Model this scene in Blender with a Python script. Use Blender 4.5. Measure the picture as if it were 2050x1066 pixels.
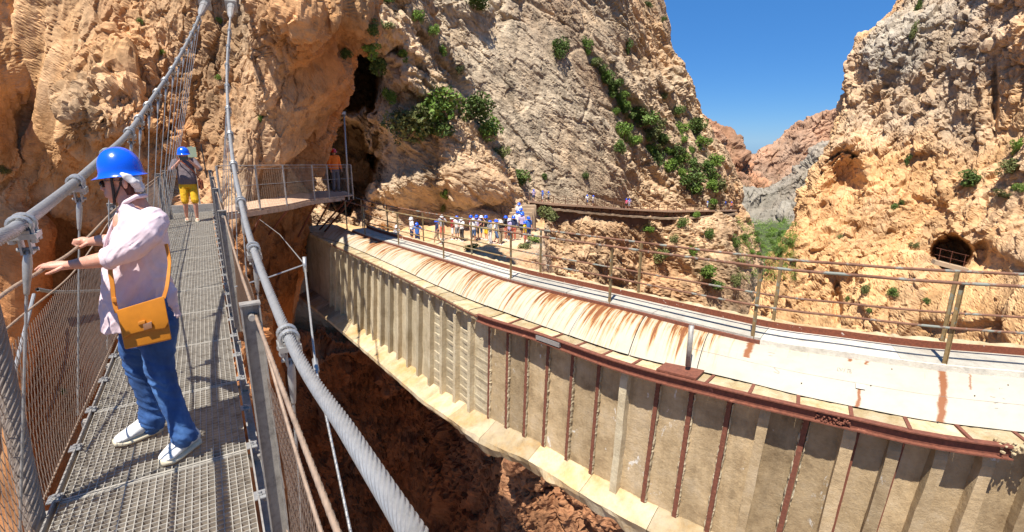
import bpy, bmesh, math, random
import numpy as np
from mathutils import Vector, Matrix
from mathutils.bvhtree import BVHTree

R = math.radians
rng = random.Random(7)
for o in list(bpy.data.objects):
    bpy.data.objects.remove(o)
sc = bpy.context.scene
COL = sc.collection

# ---------------------------------------------------------------- camera
FPX = 1000.0                                   # focal length in pixels of the 2050 px wide photograph
YAW = R(31.1); PIT = math.atan(0.25)
FW = np.array([math.sin(YAW)*math.cos(PIT), math.cos(YAW)*math.cos(PIT), -math.sin(PIT)])
RT = np.array([math.cos(YAW), -math.sin(YAW), 0.0])
UP = np.cross(RT, FW)
FH = np.array([math.sin(YAW), math.cos(YAW), 0.0])
EYE = np.array([0.0, 0.0, 1.75])
cam_d = bpy.data.cameras.new('camera')
cam = bpy.data.objects.new('camera', cam_d); COL.objects.link(cam)
cam_d.sensor_fit = 'HORIZONTAL'; cam_d.sensor_width = 36.0
cam_d.lens = 36.0*FPX/2050.0
cam_d.clip_start = 0.05; cam_d.clip_end = 6000
m = Matrix.Identity(4)
for i in range(3):
    m[i][0] = RT[i]; m[i][1] = UP[i]; m[i][2] = -FW[i]; m[i][3] = EYE[i]
cam.matrix_world = m
sc.camera = cam

# ---------------------------------------------------------------- light
SUN_DIR = np.array([-0.38, -0.26, 1.0]); SUN_DIR /= np.linalg.norm(SUN_DIR)     # towards the sun
world = bpy.data.worlds.new('World'); sc.world = world; world.use_nodes = True
nt = world.node_tree; nt.nodes.clear()
sky = nt.nodes.new('ShaderNodeTexSky'); sky.sky_type = 'NISHITA'; sky.sun_disc = False
sky.sun_elevation = math.asin(SUN_DIR[2]); sky.sun_rotation = math.atan2(SUN_DIR[0], SUN_DIR[1])
sky.altitude = 2500; sky.air_density = 1.0; sky.dust_density = 0.0; sky.ozone_density = 2.6
hs = nt.nodes.new('ShaderNodeHueSaturation'); hs.inputs['Saturation'].default_value = 1.22
bg = nt.nodes.new('ShaderNodeBackground'); bg.inputs['Strength'].default_value = 0.085
wo = nt.nodes.new('ShaderNodeOutputWorld')
mx = nt.nodes.new('ShaderNodeMix'); mx.data_type = 'RGBA'; mx.blend_type = 'MULTIPLY'; mx.inputs[0].default_value = 1.0; mx.inputs[7].default_value = (0.62, 0.82, 1.02, 1)
nt.links.new(sky.outputs[0], hs.inputs['Color']); nt.links.new(hs.outputs[0], mx.inputs[6]); mx2 = nt.nodes.new('ShaderNodeMix'); mx2.data_type = 'RGBA'; mx2.inputs[0].default_value = 0.6; mx2.inputs[7].default_value = (0.45, 1.75, 4.5, 1)
nt.links.new(mx.outputs[2], mx2.inputs[6]); nt.links.new(mx2.outputs[2], bg.inputs['Color'])
nt.links.new(bg.outputs[0], wo.inputs['Surface'])
sd = bpy.data.lights.new('sun', 'SUN'); sd.energy = 5.0; sd.angle = R(0.5); sd.color = (1.0, 0.95, 0.87)
sun = bpy.data.objects.new('sun', sd); COL.objects.link(sun)
sun.rotation_euler = Vector(SUN_DIR).to_track_quat('Z', 'Y').to_euler()
sun.location = (-20, -10, 60)
sc.view_settings.view_transform = 'Standard'
sc.view_settings.look = 'None'
sc.view_settings.exposure = 0.78
sc.view_settings.gamma = 1.0
sc.view_settings.use_curve_mapping = False
sc.cycles.max_bounces = 5; sc.cycles.diffuse_bounces = 3; sc.cycles.glossy_bounces = 2
sc.cycles.transparent_max_bounces = 6
sc.cycles.use_denoising = True

# ---------------------------------------------------------------- survey helpers: where a sight line of the photograph meets the place
def ray(px, py): return FW + RT*((px-1025.0)/FPX) + UP*((533.0-py)/FPX)
def onz(px, py, z):
    d = ray(px, py); return EYE + d*((z-1.75)/d[2])
def onx(px, py, x):
    d = ray(px, py); return EYE + d*(x/d[0])
def ony(px, py, y):
    d = ray(px, py); return EYE + d*(y/d[1])
def ond(px, py, D):
    d = ray(px, py); return EYE + d*(D/float(d @ FH))
def scale_at(p):                                 # metres per photo pixel at a point
    return float((np.array(p)-EYE) @ FW)/FPX

# ---------------------------------------------------------------- scene helpers
def tag(o, label=None, cat=None, group=None, kind=None):
    if label: o['label'] = label
    if cat: o['category'] = cat
    if group: o['group'] = group
    if kind: o['kind'] = kind
    return o
def link(name, me, mat=None, parent=None, loc=None):
    o = bpy.data.objects.new(name, me); COL.objects.link(o)
    if mat is not None and me is not None and len(me.materials) == 0:
        me.materials.append(mat)
    if parent is not None: o.parent = parent
    if loc is not None: o.location = loc
    return o
def empty(name, loc=(0, 0, 0), rz=0.0, **k):
    o = bpy.data.objects.new(name, None); COL.objects.link(o)
    o.location = loc; o.rotation_euler = (0, 0, rz); o.empty_display_size = 0.2
    tag(o, **k); return o
def smooth(me, on=True):
    me.polygons.foreach_set('use_smooth', [on]*len(me.polygons)); me.update()
def copy_tree(o, parent=None):
    c = o.copy(); COL.objects.link(c)
    if parent is not None: c.parent = parent
    for ch in list(o.children): copy_tree(ch, c)
    return c

class MB:
    """collects simple solids into one mesh"""
    def __init__(s): s.v = []; s.f = []
    def add(s, vs, fs):
        n = len(s.v); s.v += [tuple(float(c) for c in q) for q in vs]; s.f += [tuple(i+n for i in q) for q in fs]; return s
    def box(s, c, d, rot=None):
        hx, hy, hz = d[0]/2, d[1]/2, d[2]/2
        vs = [np.array((x, y, z)) for x in (-hx, hx) for y in (-hy, hy) for z in (-hz, hz)]
        if rot is not None: vs = [np.array(rot @ Vector(q)) for q in vs]
        vs = [q+np.array(c) for q in vs]
        return s.add(vs, [(0,1,3,2),(4,6,7,5),(0,4,5,1),(2,3,7,6),(0,2,6,4),(1,5,7,3)])
    def beam(s, a, b, w, h, up=(0, 0, 1), e=0.0):
        """box beam from a to b, w wide, h high"""
        a = np.array(a, float); b = np.array(b, float); t = b-a; L = np.linalg.norm(t); t /= L
        a = a-t*e; b = b+t*e
        u = np.array(up, float); sd_ = np.cross(t, u)
        if np.linalg.norm(sd_) < 1e-5: sd_ = np.cross(t, (1.0, 0, 0))
        sd_ /= np.linalg.norm(sd_); u = np.cross(sd_, t)
        vs = []
        for q in (a, b):
            for i, j in ((-1,-1),(1,-1),(1,1),(-1,1)): vs.append(q+sd_*i*w/2+u*j*h/2)
        return s.add(vs, [(3,2,1,0),(4,5,6,7),(0,1,5,4),(1,2,6,5),(2,3,7,6),(3,0,4,7)])
    def tube(s, pts, r, n=6, cap=True):
        pts = [np.array(p, float) for p in pts]; k = len(pts)
        rr = r if hasattr(r, '__len__') else [r]*k
        vs = []; ref = None
        for i in range(k):
            t = pts[min(i+1, k-1)]-pts[max(i-1, 0)]; t = t/(np.linalg.norm(t)+1e-12)
            if ref is None:
                ref = np.cross(t, (0, 0, 1.0))
                if np.linalg.norm(ref) < 1e-3: ref = np.array((1.0, 0, 0))
            ref = ref-t*(ref @ t); ref /= np.linalg.norm(ref)+1e-12
            b = np.cross(t, ref)
            for j in range(n):
                a = 2*math.pi*j/n; vs.append(pts[i]+(ref*math.cos(a)+b*math.sin(a))*rr[i])
        fs = [(i*n+j, i*n+(j+1) % n, (i+1)*n+(j+1) % n, (i+1)*n+j) for i in range(k-1) for j in range(n)]
        if cap: fs += [tuple(range(n-1, -1, -1)), tuple(range((k-1)*n, k*n))]
        return s.add(vs, fs)
    def loft(s, rings, cap=True):
        """rings: (centre, axis_u, axis_v) - closed elliptical sections"""
        n = 16; vs = []; k = len(rings)
        for c, u, v in rings:
            for j in range(n):
                a = 2*math.pi*j/n; vs.append(np.array(c)+np.array(u)*math.cos(a)+np.array(v)*math.sin(a))
        fs = [(i*n+j, i*n+(j+1) % n, (i+1)*n+(j+1) % n, (i+1)*n+j) for i in range(k-1) for j in range(n)]
        if cap: fs += [tuple(range(n-1, -1, -1)), tuple(range((k-1)*n, k*n))]
        return s.add(vs, fs)
    def ball(s, c, r, n=10, rot=None):
        r = r if hasattr(r, '__len__') else (r, r, r)
        vs = []; m_ = n//2
        vs.append((0, 0, 1))
        for i in range(1, m_):
            th = math.pi*i/m_
            for j in range(n):
                a = 2*math.pi*j/n; vs.append((math.sin(th)*math.cos(a), math.sin(th)*math.sin(a), math.cos(th)))
        vs.append((0, 0, -1))
        vs = [Vector((q[0]*r[0], q[1]*r[1], q[2]*r[2])) for q in vs]
        if rot is not None: vs = [rot @ q for q in vs]
        vs = [np.array(q)+np.array(c) for q in vs]
        fs = [(0, 1+j, 1+(j+1) % n) for j in range(n)]
        for i in range(m_-2):
            fs += [(1+i*n+j, 1+(i+1)*n+j, 1+(i+1)*n+(j+1) % n, 1+i*n+(j+1) % n) for j in range(n)]
        e = 1+(m_-2)*n; fs += [(len(vs)-1, e+(j+1) % n, e+j) for j in range(n)]
        return s.add(vs, fs)
    def mesh(s, name, sm=False):
        me = bpy.data.meshes.new(name); me.from_pydata(s.v, [], s.f); me.update()
        bm = bmesh.new(); bm.from_mesh(me); bmesh.ops.recalc_face_normals(bm, faces=bm.faces); bm.to_mesh(me); bm.free()
        if sm: smooth(me)
        return me
    def build(s, name, mat, parent=None, sm=False, loc=None):
        return link(name, s.mesh(name, sm), mat, parent, loc)

def grid_mesh(name, V, sm=True, closed=False):
    """V: (rows, cols, 3) array -> quad mesh, fast"""
    nr, nc = V.shape[:2]
    me = bpy.data.meshes.new(name)
    idx = np.arange(nr*nc, dtype=np.int32).reshape(nr, nc)
    q = np.stack([idx[:-1, :-1], idx[1:, :-1], idx[1:, 1:], idx[:-1, 1:]], -1).reshape(-1, 4)
    me.vertices.add(nr*nc); me.vertices.foreach_set('co', V.reshape(-1).astype(np.float32))
    me.loops.add(len(q)*4); me.loops.foreach_set('vertex_index', q.reshape(-1))
    me.polygons.add(len(q)); me.polygons.foreach_set('loop_start', np.arange(0, len(q)*4, 4, dtype=np.int32))
    me.update(calc_edges=True)
    smooth(me, sm)
    return me
def smoothed_curve(P, n):
    """Catmull-Rom through the points P (k, d), n samples"""
    P = np.array(P, float); k = len(P)
    t = np.linspace(0, k-1-1e-9, n); i = np.floor(t).astype(int); f = (t-i)[:, None]
    Pm = np.vstack([2*P[0]-P[1], P, 2*P[-1]-P[-2]])
    a, b, c, d = Pm[i], Pm[i+1], Pm[i+2], Pm[i+3]
    return 0.5*((2*b)+(-a+c)*f+(2*a-5*b+4*c-d)*f*f+(-a+3*b-3*c+d)*f**3)

# ---------------------------------------------------------------- vectorised noise for the rock relief
def _h(ix, iy, iz, s):
    x = (ix.astype(np.int64)*374761393+iy.astype(np.int64)*668265263+iz.astype(np.int64)*2147483647+s*974634777) & 0xffffffff
    x = ((x ^ (x >> 13))*1274126177) & 0xffffffff
    x = ((x ^ (x >> 15))*2246822519) & 0xffffffff
    return ((x ^ (x >> 14)) & 0xffffff).astype(np.float32)/16777216.0
def vnoise(P, s=0):
    """value noise in [-1,1], quintic"""
    Pi = np.floor(P); f = (P-Pi).astype(np.float32); Pi = Pi.astype(np.int64)
    u = f*f*f*(f*(f*6-15)+10)
    x, y, z = Pi[..., 0], Pi[..., 1], Pi[..., 2]; ux, uy, uz = u[..., 0], u[..., 1], u[..., 2]
    r = 0
    for dx in (0, 1):
        for dy in (0, 1):
            for dz in (0, 1):
                w = (ux if dx else 1-ux)*(uy if dy else 1-uy)*(uz if dz else 1-uz)
                r = r+w*_h(x+dx, y+dy, z+dz, s)
    return r*2-1
def fbm(P, octv=4, s=0, gain=0.5, ridged=False):
    a = 1.0; r = 0; t = 0
    for o in range(octv):
        n = vnoise(P*(2.03**o)+o*17.3, s+o)
        r = r+a*((1-2*np.abs(n)) if ridged else n); t += a; a *= gain
    return r/t
def facets(P, s=0, tilt=1.0, soft=0):
    """cellular noise: returns (height of the tilted cell facet, distance to the crack, cell random)"""
    Pi = np.floor(P).astype(np.int64)
    d1 = np.full(P.shape[:-1], 9.0, np.float32); d2 = d1.copy()
    hh = np.zeros_like(d1); cr = np.zeros_like(d1); sw = np.zeros_like(d1)+1e-20
    for dx in (-1, 0, 1):
        for dy in (-1, 0, 1):
            for dz in (-1, 0, 1):
                c = Pi+np.array((dx, dy, dz)); x, y, z = c[..., 0], c[..., 1], c[..., 2]
                ox = x+_h(x, y, z, s+11)-P[..., 0]; oy = y+_h(x, y, z, s+12)-P[..., 1]; oz = z+_h(x, y, z, s+13)-P[..., 2]
                d = (ox*ox+oy*oy+oz*oz).astype(np.float32)
                rnd = _h(x, y, z, s+14)
                g = (rnd*2-1)+tilt*(ox*(_h(x, y, z, s+15)*2-1)+oy*(_h(x, y, z, s+16)*2-1)+oz*(_h(x, y, z, s+17)*2-1))
                n1 = d < d1
                if soft: w = np.exp(-soft*np.sqrt(d)); hh += w*g; sw += w
                else: hh = np.where(n1, g, hh)
                d2 = np.where(n1, d1, np.minimum(d2, d)); cr = np.where(n1, rnd, cr)
                d1 = np.where(n1, d, d1)
    return (hh/sw if soft else hh), np.sqrt(d2)-np.sqrt(d1), cr
def sstep(a, b, x):
    t = np.clip((x-a)/(b-a), 0, 1); return t*t*(3-2*t)

# ---------------------------------------------------------------- materials
def new_mat(name):
    mt = bpy.data.materials.new(name); mt.use_nodes = True
    n = mt.node_tree; n.nodes.clear()
    o = n.nodes.new('ShaderNodeOutputMaterial'); b = n.nodes.new('ShaderNodeBsdfPrincipled')
    n.links.new(b.outputs[0], o.inputs['Surface'])
    return mt, n, b
def nd(n, typ, **k):
    x = n.nodes.new(typ)
    for a, v in k.items():
        if a in x.inputs.keys(): x.inputs[a].default_value = v
        else: setattr(x, a, v)
    return x
def noise_node(n, vec, scale, detail=5.0, rough=0.6, dist=0.0):
    x = n.nodes.new('ShaderNodeTexNoise'); x.inputs['Scale'].default_value = scale
    x.inputs['Detail'].default_value = detail; x.inputs['Roughness'].default_value = rough; x.inputs['Distortion'].default_value = dist
    if vec is not None: n.links.new(vec, x.inputs['Vector'])
    return x.outputs['Fac']
def ramp_node(n, fac, stops):
    x = n.nodes.new('ShaderNodeValToRGB'); cr = x.color_ramp
    while len(cr.elements) > 1: cr.elements.remove(cr.elements[-1])
    cr.elements[0].position = stops[0][0]; cr.elements[0].color = (*stops[0][1], 1)
    for p, c in stops[1:]:
        e = cr.elements.new(p); e.color = (*c, 1)
    n.links.new(fac, x.inputs['Fac']); return x.outputs['Color']
def mixc(n, fac, a, b, mode='MIX'):
    x = n.nodes.new('ShaderNodeMix'); x.data_type = 'RGBA'; x.blend_type = mode
    for s_, v in ((x.inputs[0], fac), (x.inputs[6], a), (x.inputs[7], b)):
        if isinstance(v, (int, float)): s_.default_value = v
        elif isinstance(v, tuple): s_.default_value = (*v, 1)
        else: n.links.new(v, s_)
    return x.outputs[2]
def mapping(n, scale=(1, 1, 1), rot=(0, 0, 0), coord='Object'):
    t = n.nodes.new('ShaderNodeTexCoord'); mp = n.nodes.new('ShaderNodeMapping')
    mp.inputs['Scale'].default_value = scale; mp.inputs['Rotation'].default_value = rot
    n.links.new(t.outputs[coord], mp.inputs['Vector']); return mp.outputs[0]
def bump(n, b, height, strength=0.5, dist=0.02):
    x = n.nodes.new('ShaderNodeBump'); x.inputs['Strength'].default_value = strength; x.inputs['Distance'].default_value = dist
    n.links.new(height, x.inputs['Height']); n.links.new(x.outputs[0], b.inputs['Normal'])
def g3(v): return (v, v, v)
def simple_mat(name, col, rough=0.7, metal=0.0, var=0.25, scale=8.0, bstr=0.3, bdist=0.004, col2=None, stretch=(1, 1, 1), spec=None):
    mt, n, b = new_mat(name)
    v = mapping(n, stretch); f = noise_node(n, v, scale, 6, 0.65)
    c2 = col2 or tuple(c*(1-var) for c in col); c1 = tuple(min(1, c*(1+var*0.6)) for c in col)
    b.inputs['Base Color'].default_value = (*col, 1)
    n.links.new(ramp_node(n, f, [(0.3, c2), (0.52, col), (0.75, c1)]), b.inputs['Base Color'])
    b.inputs['Roughness'].default_value = rough; b.inputs['Metallic'].default_value = metal
    if spec is not None: b.inputs['Specular IOR Level'].default_value = spec
    if bstr: bump(n, b, noise_node(n, v, scale*4, 5, 0.6), bstr, bdist)
    return mt
def rock_mat(name, warm, warm2, grey, grey2, scale=1.0, streak=0.35, bd=0.05):
    """limestone: mesh attribute 'rock' carries (grey share, block shade, rust share)"""
    mt, n, b = new_mat(name)
    at = n.nodes.new('ShaderNodeAttribute'); at.attribute_name = 'rock'
    sp = n.nodes.new('ShaderNodeSeparateColor'); n.links.new(at.outputs['Color'], sp.inputs[0])
    v = mapping(n); f1 = noise_node(n, v, 0.9*scale, 8, 0.7, 0.4); f2 = noise_node(n, v, 4.0*scale, 7, 0.75, 0.3)
    cw = ramp_node(n, f1, [(0.3, warm2), (0.5, warm), (0.72, tuple(min(1, c*1.22) for c in warm))])
    cg = ramp_node(n, f1, [(0.3, grey2), (0.5, grey), (0.72, tuple(min(1, c*1.2) for c in grey))])
    c = mixc(n, sp.outputs[0], cw, cg)
    c = mixc(n, sp.outputs[2], c, mixc(n, 1.0, c, (0.78, 0.42, 0.2), 'MULTIPLY'))
    sh = n.nodes.new('ShaderNodeMapRange'); sh.inputs['To Min'].default_value = 0.68; sh.inputs['To Max'].default_value = 1.2
    n.links.new(sp.outputs[1], sh.inputs['Value'])
    c = mixc(n, 1.0, c, sh.outputs[0], 'MULTIPLY')
    fine = ramp_node(n, f2, [(0.28, g3(0.62)), (0.5, g3(1.0)), (0.75, g3(1.12))])
    c = mixc(n, 0.8, c, fine, 'MULTIPLY')
    vs = mapping(n, (1.4*scale, 1.4*scale, 0.12*scale)); st = noise_node(n, vs, 1.0, 5, 0.7, 0.2)
    stc = ramp_node(n, st, [(0.36, g3(0.45)), (0.5, g3(1.0))])
    c = mixc(n, streak, c, stc, 'MULTIPLY')
    n.links.new(c, b.inputs['Base Color']); b.inputs['Roughness'].default_value = 0.93
    b.inputs['Specular IOR Level'].default_value = 0.15
    fb = noise_node(n, v, 7.0*scale, 9, 0.72, 0.5)
    vo = n.nodes.new('ShaderNodeTexVoronoi'); vo.feature = 'DISTANCE_TO_EDGE'; vo.inputs['Scale'].default_value = 1.7*scale
    wv = n.nodes.new('ShaderNodeVectorMath'); wv.operation = 'MULTIPLY_ADD'; wv.inputs[1].default_value = (0.5/scale,)*3
    nn = n.nodes.new('ShaderNodeTexNoise'); nn.inputs['Scale'].default_value = 2.0*scale; n.links.new(v, nn.inputs['Vector'])
    n.links.new(nn.outputs['Color'], wv.inputs[0]); n.links.new(v, wv.inputs[2]); n.links.new(wv.outputs[0], vo.inputs['Vector'])
    cr = n.nodes.new('ShaderNodeMapRange'); cr.inputs['From Max'].default_value = 0.07; n.links.new(vo.outputs['Distance'], cr.inputs['Value'])
    ad = n.nodes.new('ShaderNodeMath'); ad.operation = 'MULTIPLY_ADD'; ad.inputs[1].default_value = 0.10
    n.links.new(cr.outputs[0], ad.inputs[0]); n.links.new(fb, ad.inputs[2])
    bump(n, b, ad.outputs[0], 0.9, bd)
    return mt
# ================================================================ the cliffs
M_CLIFF = rock_mat('limestone_warm', (0.57, 0.335, 0.16), (0.38, 0.205, 0.085), (0.50, 0.40, 0.28), (0.32, 0.25, 0.17), 1.0, 0.35, 0.05)
M_MID = rock_mat('limestone_buff', (0.60, 0.40, 0.225), (0.42, 0.25, 0.13), (0.47, 0.375, 0.26), (0.27, 0.205, 0.14), 0.42, 0.75, 0.12)
M_EAST = rock_mat('limestone_orange', (0.66, 0.40, 0.19), (0.46, 0.25, 0.105), (0.45, 0.385, 0.30), (0.28, 0.23, 0.175), 0.55, 0.2, 0.08)
M_FAR = rock_mat('far_rock', (0.44, 0.27, 0.17), (0.27, 0.15, 0.09), (0.30, 0.265, 0.21), (0.15, 0.13, 0.10), 0.05, 0.2, 0.6)

SMOOTH_ROCK = False
M_GORGE = rock_mat('gorge_rock_shade_dark', (0.34, 0.165, 0.08), (0.18, 0.07, 0.035), (0.26, 0.16, 0.10), (0.14, 0.08, 0.05), 0.9, 0.5, 0.06)  # reddish rock, albedo lowered so the shade under the aqueduct looks deeper
def proj0(q):
    p = ond(*q)-EYE; return float(p @ RT)
BVH = []                                             # every rock surface, to stand plants and people on
def catmull_w(n, k):
    t = np.linspace(0, k-1-1e-9, n); i = np.floor(t).astype(int); f = t-i
    Wt = np.zeros((n, k))
    for r_ in range(n):
        a = f[r_]; w = (0.5*(-a+2*a*a-a**3), 0.5*(2-5*a*a+3*a**3), 0.5*(a+4*a*a-3*a**3), 0.5*(-a*a+a**3))
        for j, wj in zip(range(i[r_]-1, i[r_]+3), w):
            if j < 0: Wt[r_, 0] += 2*wj; Wt[r_, 1] -= wj
            elif j > k-1: Wt[r_, k-1] += 2*wj; Wt[r_, k-2] -= wj
            else: Wt[r_, j] += wj
    return Wt
def ondz(px, D, z):
    w = D*math.cos(PIT)+(1.75-z)*math.sin(PIT)
    p = EYE+FH*D+RT*((px-1025)/FPX*w); return ('p', p[0], p[1], z)
def rock_patch(name, lat, nr, nc, s, strata=(0, 0), aniso=(1, 1, 1), amp=1.0, mat=None, grey=None, seed=1, carve=(), block=1.0, rust=None, parent=None, fine=1.0, rows_w=None, calm=None, lean=0.0, relax=(3, 0.8, 2.2), fadek=6.0):
    """lat: rows of (px, py, D) survey points -> a relief-covered rock surface of nr x nc quads.
    s: size in metres of the biggest blocks; strata: tilt of the beds; carve: hollows (px, py, rx, ry, depth)"""
    lat = [[(q if len(q) == 4 else (q[0], q[1], q[2]+lean*max(0, 600-q[1])/1000.0)) for q in row] for row in lat]
    L = np.array([[(ond(*q) if len(q) == 3 else np.array(q[1:])) for q in row] for row in lat])
    kr, kc = L.shape[:2]
    Wr = catmull_w(nr, kr); Wc = catmull_w(nc, kc)
    # even out the spacing of the samples towards what the camera side shows
    V = np.einsum('ri,ijk,cj->rck', Wr, L, Wc)
    du = np.gradient(V, axis=1); dv = np.gradient(V, axis=0)
    N = np.cross(du, dv); N /= np.linalg.norm(N, axis=-1, keepdims=True)+1e-9
    toc = EYE-V; flip = np.sign((N*toc).sum(-1).mean()); N *= flip
    for _ in range(3):
        N[1:-1, 1:-1] = (N[1:-1, 1:-1]*2+N[:-2, 1:-1]+N[2:, 1:-1]+N[1:-1, :-2]+N[1:-1, 2:])/6
    N /= np.linalg.norm(N, axis=-1, keepdims=True)+1e-9
    a, b_ = R(strata[0]), R(strata[1])
    Rm = np.array(Matrix.Rotation(a, 3, Vector(FH)) @ Matrix.Rotation(b_, 3, 'Z')) .T
    Q = (V @ Rm.T)/s
    Q = Q*np.array(aniso)
    def stk(Q_, k, sd): return np.stack([fbm(Q_*k, 2, seed+sd), fbm(Q_*k+31, 2, seed+sd+1), fbm(Q_*k+57, 2, seed+sd+2)], -1)
    def bl_(a, k=2):
        for _ in range(k):
            a = a.copy(); a[1:-1, 1:-1] = (a[1:-1, 1:-1]*2+a[:-2, 1:-1]+a[2:, 1:-1]+a[1:-1, :-2]+a[1:-1, 2:])/6
        return a
    def normals(V_, k):
        N_ = np.cross(np.gradient(V_, axis=1), np.gradient(V_, axis=0)); N_ /= np.linalg.norm(N_, axis=-1, keepdims=True)+1e-9; N_ *= flip
        for _ in range(k):
            N_[1:-1, 1:-1] = (N_[1:-1, 1:-1]*2+N_[:-2, 1:-1]+N_[2:, 1:-1]+N_[1:-1, :-2]+N_[1:-1, 2:])/6
        return N_/(np.linalg.norm(N_, axis=-1, keepdims=True)+1e-9)
    cm = 1.0 if calm is None else 1-0.72*np.clip(Wr @ np.array(calm, float) @ Wc.T+0.35*fbm(Q*0.8+21, 2, seed+95), 0, 1)
    # first the big blocks ...
    Qw = Q+stk(Q, 0.7, 1)*0.2
    h1, e1, r1 = facets(Qw, seed, 1.3, 24)
    ck1 = 0.4+0.6*sstep(-0.2, 0.2, fbm(Q*1.5+4, 2, seed+81))
    V = V+N*((0.17*fbm(Q*0.45, 3, seed+5)+bl_(cm*block*0.21*h1, 5)-bl_(cm*block*0.15*ck1*(1-sstep(0.0, 0.06, e1))))*s*amp)[..., None]
    def reach(V_, a, b_):                               # fade relief finer than the local spacing of the sheet can carry
        sp = np.maximum(np.linalg.norm(np.gradient(V_, axis=0), axis=-1), np.linalg.norm(np.gradient(V_, axis=1), axis=-1))
        return bl_(1-sstep(a*s*fadek, b_*s*fadek, sp), 3)
    def calmdown(V_, a, b_, k):
        w_ = (1-reach(V_, a, b_))[..., None] if fadek < 3 else 0.0; k = k if fadek < 3 else 0
        for _ in range(k):
            B_ = V_.copy(); B_[1:-1, 1:-1] = (V_[:-2, 1:-1]+V_[2:, 1:-1]+V_[1:-1, :-2]+V_[1:-1, 2:])/4
            V_ = V_+(B_-V_)*w_*0.9
        return V_
    V = calmdown(V, 0.014, 0.03, 14)
    # ... then, on the surface so formed, the smaller ones and the grain
    N = normals(V, 4); Q = ((V @ Rm.T)/s)*np.array(aniso); wf = stk(Q, 5, 6)
    h2, e2, r2 = facets((Q+stk(Q, 0.9, 1)*0.2)*2.4+7+wf*0.03, seed+20, 1.5, 22)
    sel = sstep(-0.35, 0.35, fbm(Q*0.6+9, 3, seed+80))     # smooth slabs against broken ground
    brk = (0.3+0.7*sel)*cm*(0.25+0.75*reach(V, 0.035, 0.10)); ck2 = sstep(-0.25, 0.15, fbm(Q*2.5+4, 2, seed+82))
    V = V+N*(bl_(brk*block*(0.095*h2-0.10*ck2*(1-sstep(0.0, 0.07, e2))), 2)*s*amp)[..., None]
    V = calmdown(V, 0.016, 0.034, 5); N = normals(V, 3); Q = ((V @ Rm.T)/s)*np.array(aniso); wf = stk(Q, 5, 6)
    rc = reach(V, 0.016, 0.042)
    h3, e3, r3 = facets(Q*6.1+3+wf*0.1, seed+40, 1.6)
    h5, e5, r5 = facets(Q*15.0+wf*0.3, seed+50, 1.6)
    f4 = fbm(Q*14, 3, seed+60, 0.65); rg = fbm(Q*3.3, 5, seed+70, 0.62, ridged=True)
    V = V+N*(rc*(brk*fine*(0.042*h3-0.035*ck2*(1-sstep(0, 0.09, e3))+0.016*h5)+fine*(0.014+0.02*brk)*f4+0.05*rg*brk)*s*amp)[..., None]
    if len(carve):
        W = V-EYE; w = W @ FW
        PX = 1025+FPX*(W @ RT)/w; PY = 533-FPX*(W @ UP)/w
        dirn = W/np.linalg.norm(W, axis=-1, keepdims=True)
        for c in carve:
            cx, cy, rx, ry, dep = c[:5]; pw = c[5] if len(c) > 5 else 2.0
            d = (np.abs((PX-cx)/rx)**pw+np.abs((PY-cy)/ry)**pw)**(1/pw)
            d = d+0.12*f4+0.12*h2; lo_ = c[6] if len(c) > 6 else 0.8
            V = V+dirn*(dep*(1-sstep(lo_, 1.08, d)))[..., None]
    for _ in range(relax[0]):                                   # relax only where steep steps have stretched the sheet
        Bl = V.copy(); Bl[1:-1, 1:-1] = (V[:-2, 1:-1]+V[2:, 1:-1]+V[1:-1, :-2]+V[1:-1, 2:])/4
        ds = np.linalg.norm(V-Bl, axis=-1); ref = np.median(np.linalg.norm(np.diff(V, axis=0), axis=-1))
        V = V+(Bl-V)*sstep(relax[1]*ref, relax[2]*ref, ds)[..., None]*0.6
    me = grid_mesh(name, V, SMOOTH_ROCK)
    g = np.zeros((nr, nc, 4), np.float32); g[..., 3] = 1
    G0 = 0.5 if grey is None else (Wr @ np.array(grey, float) @ Wc.T)
    g[..., 0] = np.clip(G0+0.55*fbm(Q*0.55+3, 3, seed+90)+0.2*(r1-0.5)+0.25*fbm(Q*3, 2, seed+91), 0, 1)
    g[..., 1] = np.clip(0.5+0.35*(r1-0.5)+0.35*(r2-0.5)+0.35*fbm(Q*2+5, 3, seed+92), 0, 1)
    Rs = 0.0 if rust is None else (Wr @ np.array(rust, float) @ Wc.T)
    g[..., 2] = np.clip(Rs+0.4*fbm(Q*0.8+13, 3, seed+93), 0, 1)
    at = me.color_attributes.new('rock', 'FLOAT_COLOR', 'POINT'); at.data.foreach_set('color', g.reshape(-1))
    o = link(name, me, mat); o['kind'] = 'structure'
    st = 2
    Vs = V[::st, ::st]; r_, c_ = Vs.shape[:2]; idx = np.arange(r_*c_).reshape(r_, c_)
    q = np.stack([idx[:-1, :-1], idx[1:, :-1], idx[1:, 1:], idx[:-1, 1:]], -1).reshape(-1, 4)
    BVH.append((o, BVHTree.FromPolygons(Vs.reshape(-1, 3).tolist(), q.tolist())))
    return o
def hit(px, py, maxd=2000, only=None):
    """the rock seen along a sight line: (location, normal)"""
    d = ray(px, py); d = d/np.linalg.norm(d); best = None
    for o, t in BVH:
        if only and not o.name.startswith(only): continue
        l, n_, i, ds = t.ray_cast(Vector(EYE), Vector(d), maxd)
        if l is not None and (best is None or ds < best[2]):
            if n_.dot(Vector(d)) > 0: n_ = -n_
            best = (np.array(l), np.array(n_), ds)
    return best

def const_lat(rows, cols):
    return [[(cx, py, D) for cx, D in zip(cols[i], Ds)] for i, (py, Ds) in enumerate(rows)]

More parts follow.
